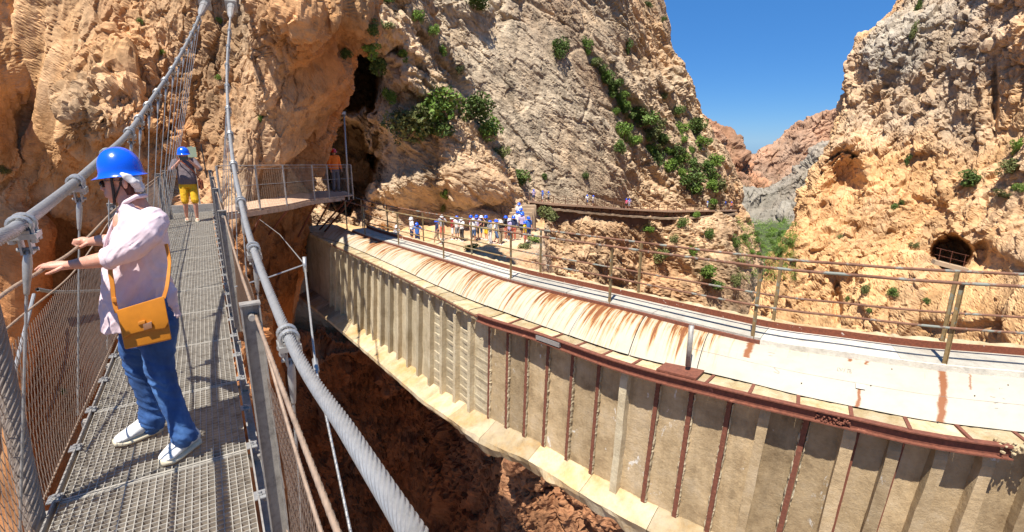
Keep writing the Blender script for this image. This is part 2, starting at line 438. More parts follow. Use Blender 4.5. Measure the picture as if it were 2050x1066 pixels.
# ---- west cliff at the end of the bridge, with its overhanging nose
ys = [-520, -250, -60, 40, 110, 180, 260, 340, 410, 480, 570, 700, 880, 1100, 1500]
c6 = [(660,14.5),(640,14.2),(620,13.6),(612,13.4),(600,14.2),(585,15.6),(575,16.6),(570,17.2),(565,17.8),(560,18.4),(548,19),(530,19.6),(515,20.5),(500,21.5),(480,23)]
c7 = [(790,15.6),(752,15.4),(733,15.0),(722,14.9),(700,15.8),(664,17.4),(636,18.8),(622,19.4),(612,20),(606,20.6),(600,21),(590,21.8),(590,22.5),(575,23.5),(560,25)]
lat = []
for i, y in enumerate(ys):
    low = max(0, (y-480)/1000.0)
    up_ = max(0, (300-y)/800.0)*3.2
    bl = -1.7*math.exp(-((y-225)/100.0)**2)+5.5*min(1, max(0, (y-290)/200.0))
    row = [(-560, y, 17.5+3*low+up_), (-280, y, 16.6+4*low+up_+bl), (-60, y, 16.4+5*low+up_+bl), (45, y, 18.2+5*low+up_), (110, y, 16.6+5*low+up_+bl), (210, y, 16.0+5*low+up_+bl), (310, y, 15.8+6*low+up_+bl*.5),
           (385, y, 15.6+6*low+up_), (455, y, 15.2+6*low+up_*.7), (530 if i < 6 else 510, y, (14.2 if i < 4 else 15.4)+6*low+up_*.3)]
    row += [(c6[i][0], y, c6[i][1])]
    row += [(c7[i][0], y, c7[i][1])]
    row += [(c7[i][0]-14, y, c7[i][1]+3), (c7[i][0]-70, y, c7[i][1]+6)]
    lat.append(row)
for zz, dd in ((17, .4),):
    lat.insert(0, [('p', *(EYE*[1, 1, 0]+FH*(q[2]+dd)+RT*(proj0(q)+dd*0.3)+[0, 0, zz])) for q in lat[-len(ys)] if True])
gA = [[0.2, 0.2, 0.3, 0.2, 0.35, 0.35, 0.3, 0.3, 0.45, 0.35, 0.1, 0.0, 0, 0]]*(len(ys)+1)
rA = [[0.1]*9+[0.1, 0.35 if y > 60 else 0.1, 0.6 if y > 60 else 0.15, 0.4, 0.4] if y < 480 else [0.75]*14 for y in [-600]+ys]
rock_patch('cliff_west', lat, 600, 680, 3.2, strata=(12, 20), aniso=(1.35, 1, 0.5), amp=0.72, mat=M_CLIFF, fine=1.6, block=1.15, lean=1.6, fadek=1.15, relax=(2, 0.8, 2.2), grey=gA, rust=rA, seed=3)

# ---- gorge wall in shade under the aqueduct
ys = [690, 735, 790, 860, 960, 1100, 1350, 1800]
lat = []
for i, y in enumerate(ys):
    k = i/7.0
    lat.append([(470, y, 23+3*k), (560, y, 23.0+5*k), (640, y, 24.5+9*k), (720, y, 25.5+12*k), (800, y, 26.5+14*k), (880, y, 26.5+13*k), (930, y, 23.2+7*k), (1010, y, 22.5+2*k), (1130, y, 22-1*k), (1300, y, 22-2*k), (1600, y, 23-2*k), (2000, y, 25-2*k)])
lat.insert(0, [(q[0], 660, q[2]+7) for q in lat[0]])
lat = [[(x, y+190*min(1, max(0, (x-850)/150.0)), D) for x, y, D in row] for row in lat]
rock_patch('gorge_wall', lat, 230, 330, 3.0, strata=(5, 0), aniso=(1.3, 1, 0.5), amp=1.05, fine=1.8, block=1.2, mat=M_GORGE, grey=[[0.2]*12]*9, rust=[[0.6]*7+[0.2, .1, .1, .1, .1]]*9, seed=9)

# ---- near part of the central cliff with its cave, bedding slabs falling to the right
ysil = {-420: 760, -150: 800, 0: 845, 60: 862, 130: 890, 200: 925, 260: 958, 320: 992, 370: 1022, 410: 1045, 440: 1062, 480: 1085}
lat = []
for y, xs in ysil.items():
    b0 = 38.5 if y < 300 else 39.0
    cols = [560, 640, 700, 750, 800]
    rec = -6.5 if y < 100 else 1.5
    row = [(cx, y, b0+dd) for cx, dd in zip(cols, (rec+1, rec, rec, rec*.8, -3 if y < 380 else -1))]
    x5 = max(xs-60, 830 if y > 60 else 815); row += [(x5, y, b0-2+(0 if y < 380 else 2)), (xs if xs > x5 else x5+20, y, b0+1), (xs+6, y, b0+7), (xs-60, y, b0+16)]
    lat.append(row)
rock_patch('cliff_middle', lat, 380, 400, 4.2, strata=(48, 10), aniso=(0.55, 1, 1.3), amp=0.62, mat=M_MID, grey=[[0.5]*9]*len(lat), seed=21,
           carve=[(712, 165, 52, 72, 11), (700, 330, 52, 100, 8), (765, 310, 24, 60, 2)], block=1.2, fine=1.5, lean=5)

# ---- the ledge where the groups wait, and the broken rock below it
lat = []
ZL = -4.9
for D0, z in ((40, -4.7), (37, ZL), (34, ZL), (31, ZL), (29.2, ZL), (28.6, -5.6), (28.2, -7.5), (28.4, -9), (29.5, -11), (32, -13)):
    sh = 14*min(1, max(0, -z-5))+(-z-5)*4 if z < -5 else 0
    row = [ondz(cx, D0+dd, z) for cx, dd in ((560, -1), (680, -.8), (790, -.5), (880, 0), (960, 0), (1020+sh*.5, 0.2), (1075+sh, 1.2), (1090+sh, 7))]
    lat.append(row)
rock_patch('ledge_rocks', lat, 220, 330, 2.6, strata=(30, 0), aniso=(0.7, 1, 1), amp=0.26, mat=M_EAST, grey=[[0.35]*8]*10, seed=33, block=1.2)

# ---- great slab cliff
ysil = {-480: 1270, -200: 1292, -60: 1300, 20: 1316, 60: 1328, 110: 1336, 165: 1366, 210: 1378, 240: 1390, 290: 1422, 340: 1452, 385: 1474, 420: 1480, 450: 1484, 490: 1500, 560: 1512, 640: 1522, 900: 1560}
lat = []
for y, xs in ysil.items():
    lo = 1 if y > 425 else 0
    k = (y+480)/1380.0
    row = [(600, y, 66), (740, y, 64), (860, y, 64+1.5*lo), (960, y, 66), (1060, y, 69+0*lo), (1150, y, 73-2*lo), (1230, y, 79-3*lo), (1310 if xs > 1400 else xs-60 if xs < 1370 else 1300, y, 88-3*lo)]
    row += [(xs-28, y, 95-2*lo), (xs, y, 104-2*lo), (xs+6, y, 122), (xs-60, y, 160)]
    lat.append(row)
gC = [[0.75, 0.75, 0.8, 0.8, 0.75, 0.75, 0.7, 0.3, 0.2, 0.15, 0.1, 0.1] if y < 430 else [0.2]*12 for y in ysil]
rock_patch('cliff_slab', lat, 500, 520, 9.5, strata=(52, 8), aniso=(0.45, 1, 1.5), amp=0.50, mat=M_MID, grey=gC, seed=45, block=1.15, fine=1.8, lean=20, calm=[[0.2, 0.3, 0.7, 1, 1, 1, 0.8, 0.2, 0, 0, 0, 0] if 20 < y < 425 else [0.3]*12 for y in ysil])

# ---- east cliff
ysil = {-480: 1905, -200: 1850, -60: 1828, 10: 1800, 40: 1772, 75: 1728, 125: 1710, 180: 1708, 250: 1692, 320: 1666, 375: 1642, 410: 1620, 450: 1600, 490: 1574, 530: 1556, 600: 1538, 720: 1518, 1000: 1480}
lat = []
for y, xs in ysil.items():
    t = max(0, (y-300)/500.0)
    sp_ = [0, 0.12, 0.26, 0.42, 0.6, 0.8, 1.0]
    row = [(xs+60, y, 86-10*t), (xs-4, y, 66-10*t), (xs, y, 58-10*t)]
    for q, D in zip(sp_[1:], (54, 51, 48, 44.5, 41, 37)):
        row.append((xs+(2080-xs)*q, y, D-9*t))
    row += [(2260, y, 30-4*t), (2560, y, 20)]
    lat.append(row)
gE = [[0.0, 0.1, 0.25, 0.75, 0.8, 0.75, 0.7, 0.35, 0.1, 0.1, 0.1] if y < 130 else [0.0, 0.0, 0.1, 0.35, 0.5, 0.55, 0.45, 0.15, 0, 0.1, 0.1] if y < 260 else [0.0]*6+[0.05]*5 for y in ysil]
rock_patch('cliff_east', lat, 480, 440, 6.2, strata=(20, 0), aniso=(1.0, 1, 0.62), amp=0.62, mat=M_EAST, grey=gE, seed=57, fine=1.6, lean=13,
           carve=[(1690, 350, 44, 66, 5, 2, 0.3), (1906, 510, 36, 36, 9, 2.1), (1964, 512, 20, 34, 1.6, 2.4, 0.3), (1676, 610, 11, 42, 1.6, 2, 0.5), (1992, 200, 9, 100, 1.2, 2, 0.2)])

# ---- far mountains, the valley side and its wood
lat = []
for y, D in ((-1, 0),):
    sil = [(1250, 170), (1340, 195), (1385, 232), (1412, 240), (1440, 258), (1462, 300), (1480, 335), (1494, 352), (1530, 380)]
lat = [[(x, y+6, 300) for x, y in sil], [(x, y, 262) for x, y in sil], [(x, y+22, 255) for x, y in sil], [(x, y+60, 247) for x, y in sil], [(x, y+120, 240) for x, y in sil], [(x, y+200, 230) for x, y in sil]]
rock_patch('red_mountain', lat, 130, 150, 26, strata=(20, 0), aniso=(1, 1, 0.9), amp=0.8, mat=M_FAR, grey=[[0.15]*9]*6, rust=[[0.35]*9]*6, seed=71)
sil = [(1440, 372), (1478, 338), (1490, 324), (1512, 310), (1535, 296), (1560, 288), (1582, 264), (1600, 246), (1640, 230), (1690, 214), (1760, 190), (1850, 170)]
lat = [[(x, y+8, 480) for x, y in sil], [(x, y, 420) for x, y in sil], [(x, y+30, 405) for x, y in sil], [(x, y+70, 390) for x, y in sil], [(x, y+130, 370) for x, y in sil], [(x, y+200, 350) for x, y in sil]]
rock_patch('far_ridge', lat, 140, 220, 34, strata=(-30, 0), aniso=(0.6, 1, 1.2), amp=0.8, mat=M_FAR, grey=[[0.1]*12]*6, rust=[[0.2]*12]*6, seed=75)
sil = [(1440, 392), (1478, 388), (1500, 384), (1540, 374), (1580, 352), (1615, 326), (1650, 296), (1700, 262), (1760, 240)]
lat = [[(x, y+8, 250) for x, y in sil], [(x, y, 215) for x, y in sil], [(x, y+30, 205) for x, y in sil], [(x, y+65, 190) for x, y in sil], [(x, y+110, 175) for x, y in sil], [(x, y+180, 160) for x, y in sil]]
rock_patch('grey_slope', lat, 150, 220, 16, strata=(-50, 0), aniso=(0.6, 1, 1.3), amp=0.75, mat=M_FAR, grey=[[1.0]*9]*6, seed=79)
lat = [[(x, y, D) for x in (1400, 1460, 1500, 1540, 1580, 1640, 1720)] for y, D in ((452, 176), (458, 158), (470, 140), (500, 125), (560, 108), (680, 90))]
M_VAL = simple_mat('valley_soil', (0.06, 0.075, 0.025), 0.95, 0, 0.4, 0.4, 0.5, 0.1, col2=(0.05, 0.07, 0.02))
rock_patch('valley_side', lat, 70, 110, 7, amp=0.4, mat=M_VAL, seed=83)

# ---- gorge floor, one sheet out to the horizon
mb = MB(); S_ = 3000.0
mb.add([(-S_, -S_, -75), (S_, -S_, -75), (S_, S_, -75), (-S_, S_, -75)], [(0, 1, 2, 3)])
fl = mb.build('gorge_floor', simple_mat('gorge_ground', (0.20, 0.13, 0.08), 0.95, 0, 0.4, 0.2, 0.5, 0.2)); fl['kind'] = 'structure'
# ================================================================ metals and concrete
M_GALV = simple_mat('galvanised_steel', (0.42, 0.41, 0.39), 0.42, 0.55, 0.25, 30, 0.25, 0.002)
M_GRATE = simple_mat('grating_steel', (0.46, 0.42, 0.35), 0.5, 0.35, 0.35, 12, 0.3, 0.002, col2=(0.26, 0.22, 0.17))
M_POST = simple_mat('post_steel', (0.36, 0.33, 0.29), 0.55, 0.35, 0.3, 26, 0.35, 0.002, col2=(0.22, 0.20, 0.18))
M_CABLE = simple_mat('cable_steel', (0.38, 0.38, 0.375), 0.45, 0.5, 0.2, 40, 0.15, 0.001)
M_WIRE = simple_mat('net_wire', (0.38, 0.27, 0.19), 0.5, 0.3, 0.3, 20, 0)
M_DARKWIRE = simple_mat('dull_wire', (0.33, 0.27, 0.22), 0.6, 0.3, 0.3, 20, 0)

def strand(name, pts, rad, parent, mat, lobes=12, pitch=0.28, step=0.02, n=3):
    """a laid wire rope: round section with lobes twisting along its length"""
    P = smoothed_curve(pts, 400); L = np.r_[0, np.cumsum(np.linalg.norm(np.diff(P, axis=0), axis=1))]
    k = max(8, int(L[-1]/step)); s_ = np.linspace(0, L[-1], k); C_ = np.stack([np.interp(s_, L, P[:, i]) for i in range(3)], 1)
    T_ = np.gradient(C_, axis=0); T_ /= np.linalg.norm(T_, axis=1, keepdims=True)
    A = np.cross(T_, np.array((0.93, 0.1, 0.31))); A /= np.linalg.norm(A, axis=1, keepdims=True); B = np.cross(T_, A)
    m_ = lobes*n; th = np.linspace(0, 2*math.pi, m_+1)
    tw = 2*math.pi*s_/pitch
    rr = rad*(1-0.22*(1-np.abs(np.sin(lobes*th/2))))
    ang = th[None, :]+tw[:, None]
    V = C_[:, None]+rr[None, :, None]*(A[:, None]*np.cos(ang)[..., None]+B[:, None]*np.sin(ang)[..., None])
    me = grid_mesh(name, V, True); return link(name, me, mat, parent)

bridge = empty('suspension_bridge', (0, 0, 0), label='narrow steel suspension footbridge with open grating deck, wire nets and thick grey cables', cat='footbridge')
XL, XR = -0.83, 0.0
def panel_mesh():
    mb = MB(); L = 0.996; nx, ny = 25, 28
    for i in range(nx+1):
        x = XL+(XR-XL)*i/nx; mb.box((x, L/2, -0.014), (0.0042, L, 0.028))
    for j in range(1, ny+1):
        y = L*(j-0.5)/ny; mb.box(((XL+XR)/2, y, -0.0125), (XR-XL, 0.0042, 0.0235))
    for y in (0.008, L-0.008): mb.box(((XL+XR)/2, y, -0.018), (XR-XL+.004, 0.011, 0.038))
    return mb.mesh('grating_panel')
gp = panel_mesh()
for k in range(-2, 15): link('grating_panel', gp, M_GRATE, bridge, (0, k*1.0, 0.0))
# edge angles, cross beams and clips under and beside the grating
for x, s_ in ((XL-0.022, -1), (XR+0.022, 1)):
    mb = MB(); mb.box((x, 6.5, -0.03), (0.008, 17.0, 0.10)); mb.box((x+s_*0.022, 6.5, -0.08), (0.05, 17.0, 0.007)); mb.build('edge_angle', M_POST, bridge)
cbm = MB().box(((XL+XR)/2, 0, -0.075), (XR-XL+0.16, 0.05, 0.06)).mesh('cross_beam')
clm = MB()
clm.box((0, 0, 0.012), (0.055, 0.07, 0.006)); clm.box((0.018, 0, 0.0), (0.012, 0.03, 0.05)); clm.tube([(0, 0, 0.01), (0, 0, 0.034)], 0.009, 6); clm.tube([(0.0, 0, 0.014), (0, 0, 0.022)], 0.016, 6)
clm = clm.mesh('clip')
for k in range(-2, 16):
    link('cross_beam', cbm, M_POST, bridge, (0, k*1.0, 0))
    if k >= 0:
        for x in (XL-0.025, XR+0.03):
            link('clip', clm, M_GALV, bridge, (x, k*1.0+0.02, 0.0)); link('clip', clm, M_GALV, bridge, (x, k*1.0+0.52, 0.0))
# posts
def post_mesh():
    mb = MB(); mb.box((0, 0, 0.50), (0.072, 0.012, 1.22)); mb.box((-0.033, -0.016, 0.50), (0.006, 0.034, 1.22)); mb.box((0.033, -0.016, 0.50), (0.006, 0.034, 1.22))
    mb.box((0, -0.014, 1.113), (0.076, 0.046, 0.008)); mb.tube([(0, -0.004, 1.06), (0, -0.05, 1.06)], 0.013, 8)
    return mb.mesh('post')
pm = post_mesh()
PR = [-0.7, 2.21, 5.46, 8.1, 10.8, 13.4]; PL = [6.7, 9.51, 12.43, 13.83]
for y in PR: link('post', pm, M_POST, bridge, (0.085, y, 0))
for y in PL: link('post', pm, M_POST, bridge, (XL-0.075+0.012*(y-6), y, 0))
# handrail ropes and net border ropes
def sag(xs, y0, y1, z0, dz, k=24, x1=None):
    return [(xs+(0 if x1 is None else (x1-xs)*t), y0+(y1-y0)*t, z0-4*dz*t*(1-t)) for t in np.linspace(0, 1, k)]
ys_ = PR
for a, b_ in zip(PR[:-1], PR[1:]):
    strand('handrail_rope', sag(0.17 if a < 0 else 0.10, a, b_, 1.06, 0.05, 24, 0.10), 0.008, bridge, M_WIRE, 6, 0.2, 0.02, 2)
lp = [(-0.80, 0.6, 1.12), (-0.77, 1.9, 1.11), ony(0, 595, 2.72), ony(90, 538, 3.2), ony(160, 491, 3.95), (-0.86, 6.7, 1.06), (-0.85, 9.5, 1.06), (-0.83, 12.4, 1.06), (-0.81, 15, 1.06)]
strand('handrail_rope', lp, 0.009, bridge, M_WIRE, 6, 0.2, 0.02, 2)
def rope_z(x): return 0.92
bp = [(-0.90, 0.6, 0.83), (-0.90, 1.9, 0.85), (-0.90, 3.04, 0.89), (-0.90, 4.44, 0.84), (-0.9, 5.6, 0.90), (-0.89, 6.7, 0.98), (-0.88, 9.5, 0.99), (-0.86, 12.4, 0.99), (-0.84, 15, 1.0)]
strand('net_border_rope', bp, 0.006, bridge, M_WIRE, 6, 0.2, 0.02, 2)
strand('net_border_rope', sag(0.115, 2.25, -0.7, 1.0, 0.30, 24, 0.20), 0.007, bridge, M_WIRE, 6, 0.12, 0.012, 2)
strand('net_border_rope', sag(0.115, -0.7, 13.4, 0.0, 0.0, 60), 0.005, bridge, M_WIRE, 6, 0.1, 0.08, 2)
strand('net_border_rope', [(-0.92, 0.6, -0.02), (-0.91, 7, -0.02), (-0.86, 15, -0.02)], 0.005, bridge, M_WIRE, 6, 0.1, 0.08, 2)
# nets: two families of wires crossing as narrow diamonds
def net(x0, x1, y0, y1, top, name, w=0.046, h=0.125, r=0.0017, zb=-0.02):
    mb = MB(); H = 1.15; run = w*H/h
    k = int((y1-y0+run)/w)
    for i in range(-int(run/w)-1, k):
        for sg in (1, -1):
            ya = y0+i*w if sg > 0 else y0+i*w+run
            pts = []
            for t in np.linspace(0, 1, 8):
                y = ya+sg*run*t; z = zb+(H-zb)*t
                if y < y0 or y > y1 or z > top(y): continue
                f = (y-y0)/(y1-y0); pts.append((x0+(x1-x0)*f+0.012*math.sin(y*3.1+z*5)+sg*r, y, z))
            if len(pts) > 1:
                p = [np.array(q) for q in pts]
                vs = []; 
                for q in p: vs += [q+np.array((r, 0, 0)), q+np.array((-r*.5, r, 0)), q+np.array((-r*.5, -r, 0))]
                fs = [(3*j+a, 3*j+(a+1) % 3, 3*j+3+(a+1) % 3, 3*j+3+a) for j in range(len(p)-1) for a in range(3)]
                mb.add(vs, fs)
    o = mb.build(name, M_WIRE, bridge); o['kind'] = 'stuff'; return o
bpa = np.array(bp)
net(-0.915, -0.86, 0.9, 14.6, lambda y: np.interp(y, bpa[:, 1], bpa[:, 2]), 'wire_net')
net(0.118, 0.118, 2.3, 13.4, lambda y: 1.03-0.05*math.sin((y-2.2)/2.7*math.pi)**2, 'wire_net')
net(0.21, 0.118, -0.6, 2.18, lambda y: 1.0-1.2*(2.25-y)*(y+0.7)/2.95**2, 'wire_net', r=0.0014)

# main cables
RC = [ony(905, 1200, 0.35), ony(825, 1066, 0.62), ony(700, 870, 1.06), ony(580, 680, 2.03), ony(505, 490, 3.7), ony(480, 392, 5.2), ony(465, 310, 6.8), ony(456, 210, 9.2), ony(455, 120, 11.6), ony(462, 25, 14.4)]
LC = [ony(-140, 560, 1.9), ony(0, 475, 2.5), ony(40, 452, 2.8), ony(150, 366, 4.1), ony(205, 316, 5.2), ony(256, 268, 6.6), ony(300, 205, 8.5), ony(350, 130, 10.8), ony(385, 65, 12.9), ony(405, 20, 14.4)]
strand('main_cable', RC, 0.022, bridge, M_CABLE, 14, 0.42, 0.016)
strand('main_cable', LC, 0.027, bridge, M_CABLE, 14, 0.42, 0.03)
def along(P, y):
    C_ = smoothed_curve(P, 600); i = int(np.argmin(np.abs(C_[:, 1]-y))); i = min(max(i, 1), 598)
    t = C_[i+1]-C_[i-1]; return C_[i], t/np.linalg.norm(t)
def clamp(P, y, rc, foot, big=True):
    c, t = along(P, y)
    q = Vector(t).to_track_quat('Y', 'Z').to_matrix()
    def X(p): return np.array(q @ Vector(p))+c
    mb = MB(); r = rc+0.011
    for dy in (-0.034, 0.034):
        mb.tube([X((r*math.sin(a), dy, r*math.cos(a))) for a in np.linspace(-2.0, 2.0, 13)]+[X((r*0.91, dy, -0.075))], 0.0085, 6)
        mb.tube([X((-r*0.91, dy, -0.01)), X((-r*0.91, dy, -0.075))], 0.0085, 6)
    mb.box(X((0, 0, -rc-0.018)), (2.5*r, 0.105, 0.022), rot=q)
    mb.box(X((0, 0, -rc-0.004)), (1.5*r, 0.10, 0.022), rot=q)
    for sx in (-1, 1):
        mb.box(X((sx*0.016, 0, -rc-0.06)), (0.008, 0.06, 0.075), rot=q)
        for dy in (-0.034, 0.034): mb.tube([X((sx*r*0.91, dy, -rc-0.03)), X((sx*r*0.91, dy, -rc-0.045))], 0.014, 6)
    pin = X((0, 0, -rc-0.08)); mb.tube([X((-0.035, 0, -rc-0.08)), X((0.035, 0, -rc-0.08))], 0.009, 8)
    o = mb.build('cable_clamp', M_GALV, bridge, True)
    for p in o.data.polygons: p.use_smooth = False
    d = np.array(foot)-pin; d = d/np.linalg.norm(d)
    hb = MB(); hb.tube([pin, pin+d*0.03, pin+d*0.06, pin+d*0.12, pin+d*0.19, pin+d*0.20], [0.011, 0.014, 0.017, 0.015, 0.010, 0.008], 10)
    hb.build('socket', M_GALV, bridge, True)
    strand('hanger_rope', [pin+d*0.18, pin+(np.array(foot)-pin)*0.5, foot], 0.0065, bridge, M_GALV, 6, 0.08, 0.06, 2)
for y in (2.08, 3.6, 5.0, 6.4, 7.7, 9.0, 10.2, 11.3, 12.3, 13.2):
    c, _ = along(RC, y); clamp(RC, y, 0.022, (0.16 if y < 6 else 0.14, y, -0.05))
c, _ = along(LC, 2.8)
for y in (2.82, 4.12, 5.4, 6.7, 7.5, 8.3, 9.1, 9.8, 10.5, 11.1, 11.7, 12.3, 12.8, 13.3, 13.8):
    clamp(LC, y, 0.027, (-0.95 if y < 8 else -0.88, y, -0.05))
# rock anchors of the two main cables
for P in (RC, LC):
    c, t = along(P, 14.3); mb = MB(); q = Vector(t).to_track_quat('Z', 'Y').to_matrix()
    mb.box(c+t*0.6, (0.26, 0.26, 0.06), rot=q); mb.tube([c-t*0.35, c-t*0.1, c+t*0.3], [0.03, 0.07, 0.08], 10)
    mb.tube([c+t*0.3, c+t*3.5], 0.09, 10); mb.build('cable_anchor', M_GALV, bridge)
# stay ropes and wind bracing below the deck
strand('stay_rope', [onx(-40, 560, -0.88), onx(0, 715, -0.9), onx(75, 1066, -0.9), onx(110, 1230, -0.9)], 0.042, bridge, M_DARKWIRE, 12, 0.5, 0.02)
mb = MB(); mb.tube([onx(68, 590, -1.0), onx(20, 780, -1.0)], 0.010, 8); mb.build('stay_rod', M_GALV, bridge)
strand('tie_rope', [onx(75, 580, -1.0), onx(120, 585, -1.0), onx(205, 582, -1.0)], 0.013, bridge, M_GALV, 6, 0.1, 0.02, 2)
# landing step at the far end
mb = MB(); mb.box((XL/2, 15.12, 0.06), (1.1, 0.10, 0.24)); mb.box((XL/2, 15.9, -0.10), (1.2, 1.5, 0.12)); mb.build('landing_step', M_POST, bridge)

# wind stay running down beside the bridge
st = empty('wind_stay', ony(610, 530, 5.0), label='slim pale steel rod running down between the footbridge and the aqueduct', cat='stay rod')
def rel(o, p): return np.array(p)-np.array(o.location)
a_, b2, b3 = ony(610, 530, 5.0), ony(632, 735, 3.9), ony(702, 1066, 2.6)
mb = MB(); mb.tube([rel(st, a_), rel(st, b2), rel(st, b3), rel(st, ony(735, 1220, 2.2))], 0.009, 8); mb.build('rod', M_GALV, st, True)
mb = MB(); mb.tube([rel(st, ony(609, 515, 5.0)), rel(st, ony(611, 545, 4.95))], 0.018, 8); mb.build('turnbuckle', M_GALV, st, True); mb = MB(); mb.tube([rel(st, ony(630, 720, 4.0)), rel(st, ony(634, 745, 3.86))], 0.022, 8); mb.build('turnbuckle', M_GALV, st, True)
mb = MB(); mb.tube([rel(st, q) for q in (a_, ony(540, 555, 4.8), ony(470, 575, 4.6))], 0.007, 6); mb.tube([rel(st, a_), rel(st, ony(560, 470, 9)), rel(st, ony(520, 440, 13))], 0.006, 6); mb.build('tie_rope', M_GALV, st)
# ================================================================ concrete aqueduct beside the footbridge
def rust_mat(name, base, paint, amount, scale=9):
    mt, n, b = new_mat(name); v = mapping(n)
    f = noise_node(n, v, scale, 7, 0.72, 0.3); f2 = noise_node(n, v, scale*4, 5, 0.6)
    r_ = ramp_node(n, f2, [(0.3, tuple(c*0.6 for c in base)), (0.6, base), (0.85, tuple(min(1, c*1.5) for c in base))])
    k = ramp_node(n, f, [(amount, g3(0)), (amount+0.05, g3(1))])
    n.links.new(mixc(n, k, r_, paint), b.inputs['Base Color']); b.inputs['Roughness'].default_value = 0.8
    bump(n, b, f2, 0.5, 0.004); return mt
M_RUST = rust_mat('rusty_steel', (0.20, 0.065, 0.035), (0.36, 0.14, 0.085), 0.62, 5)
M_RUSTW = rust_mat('rust_with_white_paint', (0.22, 0.06, 0.025), (0.75, 0.68, 0.56), 0.62, 9)
M_RAIL = rust_mat('old_rail_paint', (0.22, 0.10, 0.055), (0.22, 0.23, 0.19), 0.52, 3)
M_RAILY = rust_mat('ochre_post_paint', (0.26, 0.17, 0.07), (0.20, 0.20, 0.15), 0.55, 5)
def concrete_mat(name, c1, c2, c3, scale=2.5, lime=0.0, bd=0.02):
    mt, n, b = new_mat(name); v = mapping(n)
    f = noise_node(n, v, scale, 8, 0.7, 0.2); f2 = noise_node(n, v, scale*7, 7, 0.7)
    c = ramp_node(n, f, [(0.3, c2), (0.5, c1), (0.72, c3)])
    c = mixc(n, 0.7, c, ramp_node(n, f2, [(0.25, g3(0.72)), (0.5, g3(1)), (0.8, g3(1.08))]), 'MULTIPLY')
    vs = mapping(n, (3.5, 3.5, 0.35)); st = noise_node(n, vs, 1.0, 6, 0.7, 0.3)
    c = mixc(n, 0.4, c, ramp_node(n, st, [(0.36, g3(0.55)), (0.52, g3(1))]), 'MULTIPLY')
    if lime:
        lf = noise_node(n, mapping(n, (1.5, 1.5, 0.8)), 2.2, 7, 0.72, 0.4)
        c = mixc(n, ramp_node(n, lf, [(lime, g3(0)), (lime+0.03, g3(0.8))]), c, (0.66, 0.62, 0.55))
    oi = n.nodes.new('ShaderNodeObjectInfo'); mr = n.nodes.new('ShaderNodeMapRange'); mr.inputs['To Min'].default_value = 0.74; mr.inputs['To Max'].default_value = 1.18
    n.links.new(oi.outputs['Random'], mr.inputs['Value']); c = mixc(n, 1.0, c, mr.outputs[0], 'MULTIPLY')
    n.links.new(c, b.inputs['Base Color']); b.inputs['Roughness'].default_value = 0.9; b.inputs['Specular IOR Level'].default_value = 0.2
    bump(n, b, noise_node(n, v, scale*9, 8, 0.72), 0.8, bd); return mt
M_PANEL = concrete_mat('weathered_concrete', (0.44, 0.32, 0.18), (0.25, 0.17, 0.09), (0.50, 0.39, 0.255), 1.6, 0.625)
M_PANEL2 = concrete_mat('cream_concrete', (0.50, 0.41, 0.265), (0.38, 0.30, 0.18), (0.58, 0.50, 0.34), 1.8)
M_LEDGE = concrete_mat('mossy_ledge_concrete', (0.52, 0.40, 0.23), (0.38, 0.26, 0.11), (0.62, 0.52, 0.36), 3.0)
M_FOOT = concrete_mat('cream_footing_concrete', (0.50, 0.38, 0.225), (0.46, 0.27, 0.09), (0.54, 0.46, 0.33), 1.3, 0.72)
M_WALKW = concrete_mat('white_walkway_paint', (0.56, 0.51, 0.42), (0.44, 0.385, 0.30), (0.60, 0.56, 0.47), 2.0)
M_HOLE = simple_mat('dark_recess', (0.10, 0.075, 0.05), 0.95, 0, 0.3, 5, 0.3, 0.01)

aq = empty('aqueduct', (4.4, 8.6, -4.1), label='long ribbed concrete aqueduct with a white rust-streaked vault crossing the gorge', cat='aqueduct')
AO = np.array(aq.location)
class AQB(MB):
    def build(s, name, mat, sm=False, parent=None):
        s.v = [tuple(np.array(q)-AO) for q in s.v]; return link(name, s.mesh(name, sm), mat, parent or aq)
Tpx = [(560, 440), (635, 475), (700, 505), (760, 533), (820, 562), (880, 592), (960, 632), (1076, 668), (1211, 716), (1312, 746), (1402, 768), (1500, 791), (1600, 814), (1711, 839), (1852, 870), (2003, 892), (2200, 915), (2500, 945), (3000, 985), (4200, 1060)]
Tx = [t[0] for t in Tpx]
def zt(px): return float(np.interp(px, [635, 1500], [-1.85, -1.45]))
def zbm(px): return float(np.interp(px, [640, 850, 960, 1100, 1250, 1400, 2000], [-4.6, -4.5, -4.14, -4.08, -3.98, -3.95, -3.9]))
TW_ = np.array([onz(x, y, zt(x)) for x, y in Tpx])
Ts = smoothed_curve(TW_, 1200); Tp = smoothed_curve(np.array([[x, y] for x, y in Tpx]), 1200)[:, 0]
TL = np.r_[0, np.cumsum(np.linalg.norm(np.diff(Ts[:, :2], axis=0), axis=1))]     # metres along
def at_px(px): return float(np.interp(px, Tp, TL))
def px_at(s): return float(np.interp(s, TL, Tp))
def Tpt(s): return np.array([np.interp(s, TL, Ts[:, i]) for i in range(3)])
def frame(s):
    a, b_ = Tpt(s-0.15), Tpt(s+0.15); t = (b_-a); t[2] = 0; t /= np.linalg.norm(t)
    n_ = np.array((t[1], -t[0], 0.0))                                            # across, away from the footbridge?
    if n_ @ np.array((1.0, 0.3, 0)) < 0: n_ = -n_
    return t, n_
def Pt(s, inn, z):
    """point at s metres along, inn metres inwards from the outer ledge edge, height z"""
    p = Tpt(s); t, n_ = frame(s); q = p+n_*inn; q[2] = z; return q
Send = TL[-1]
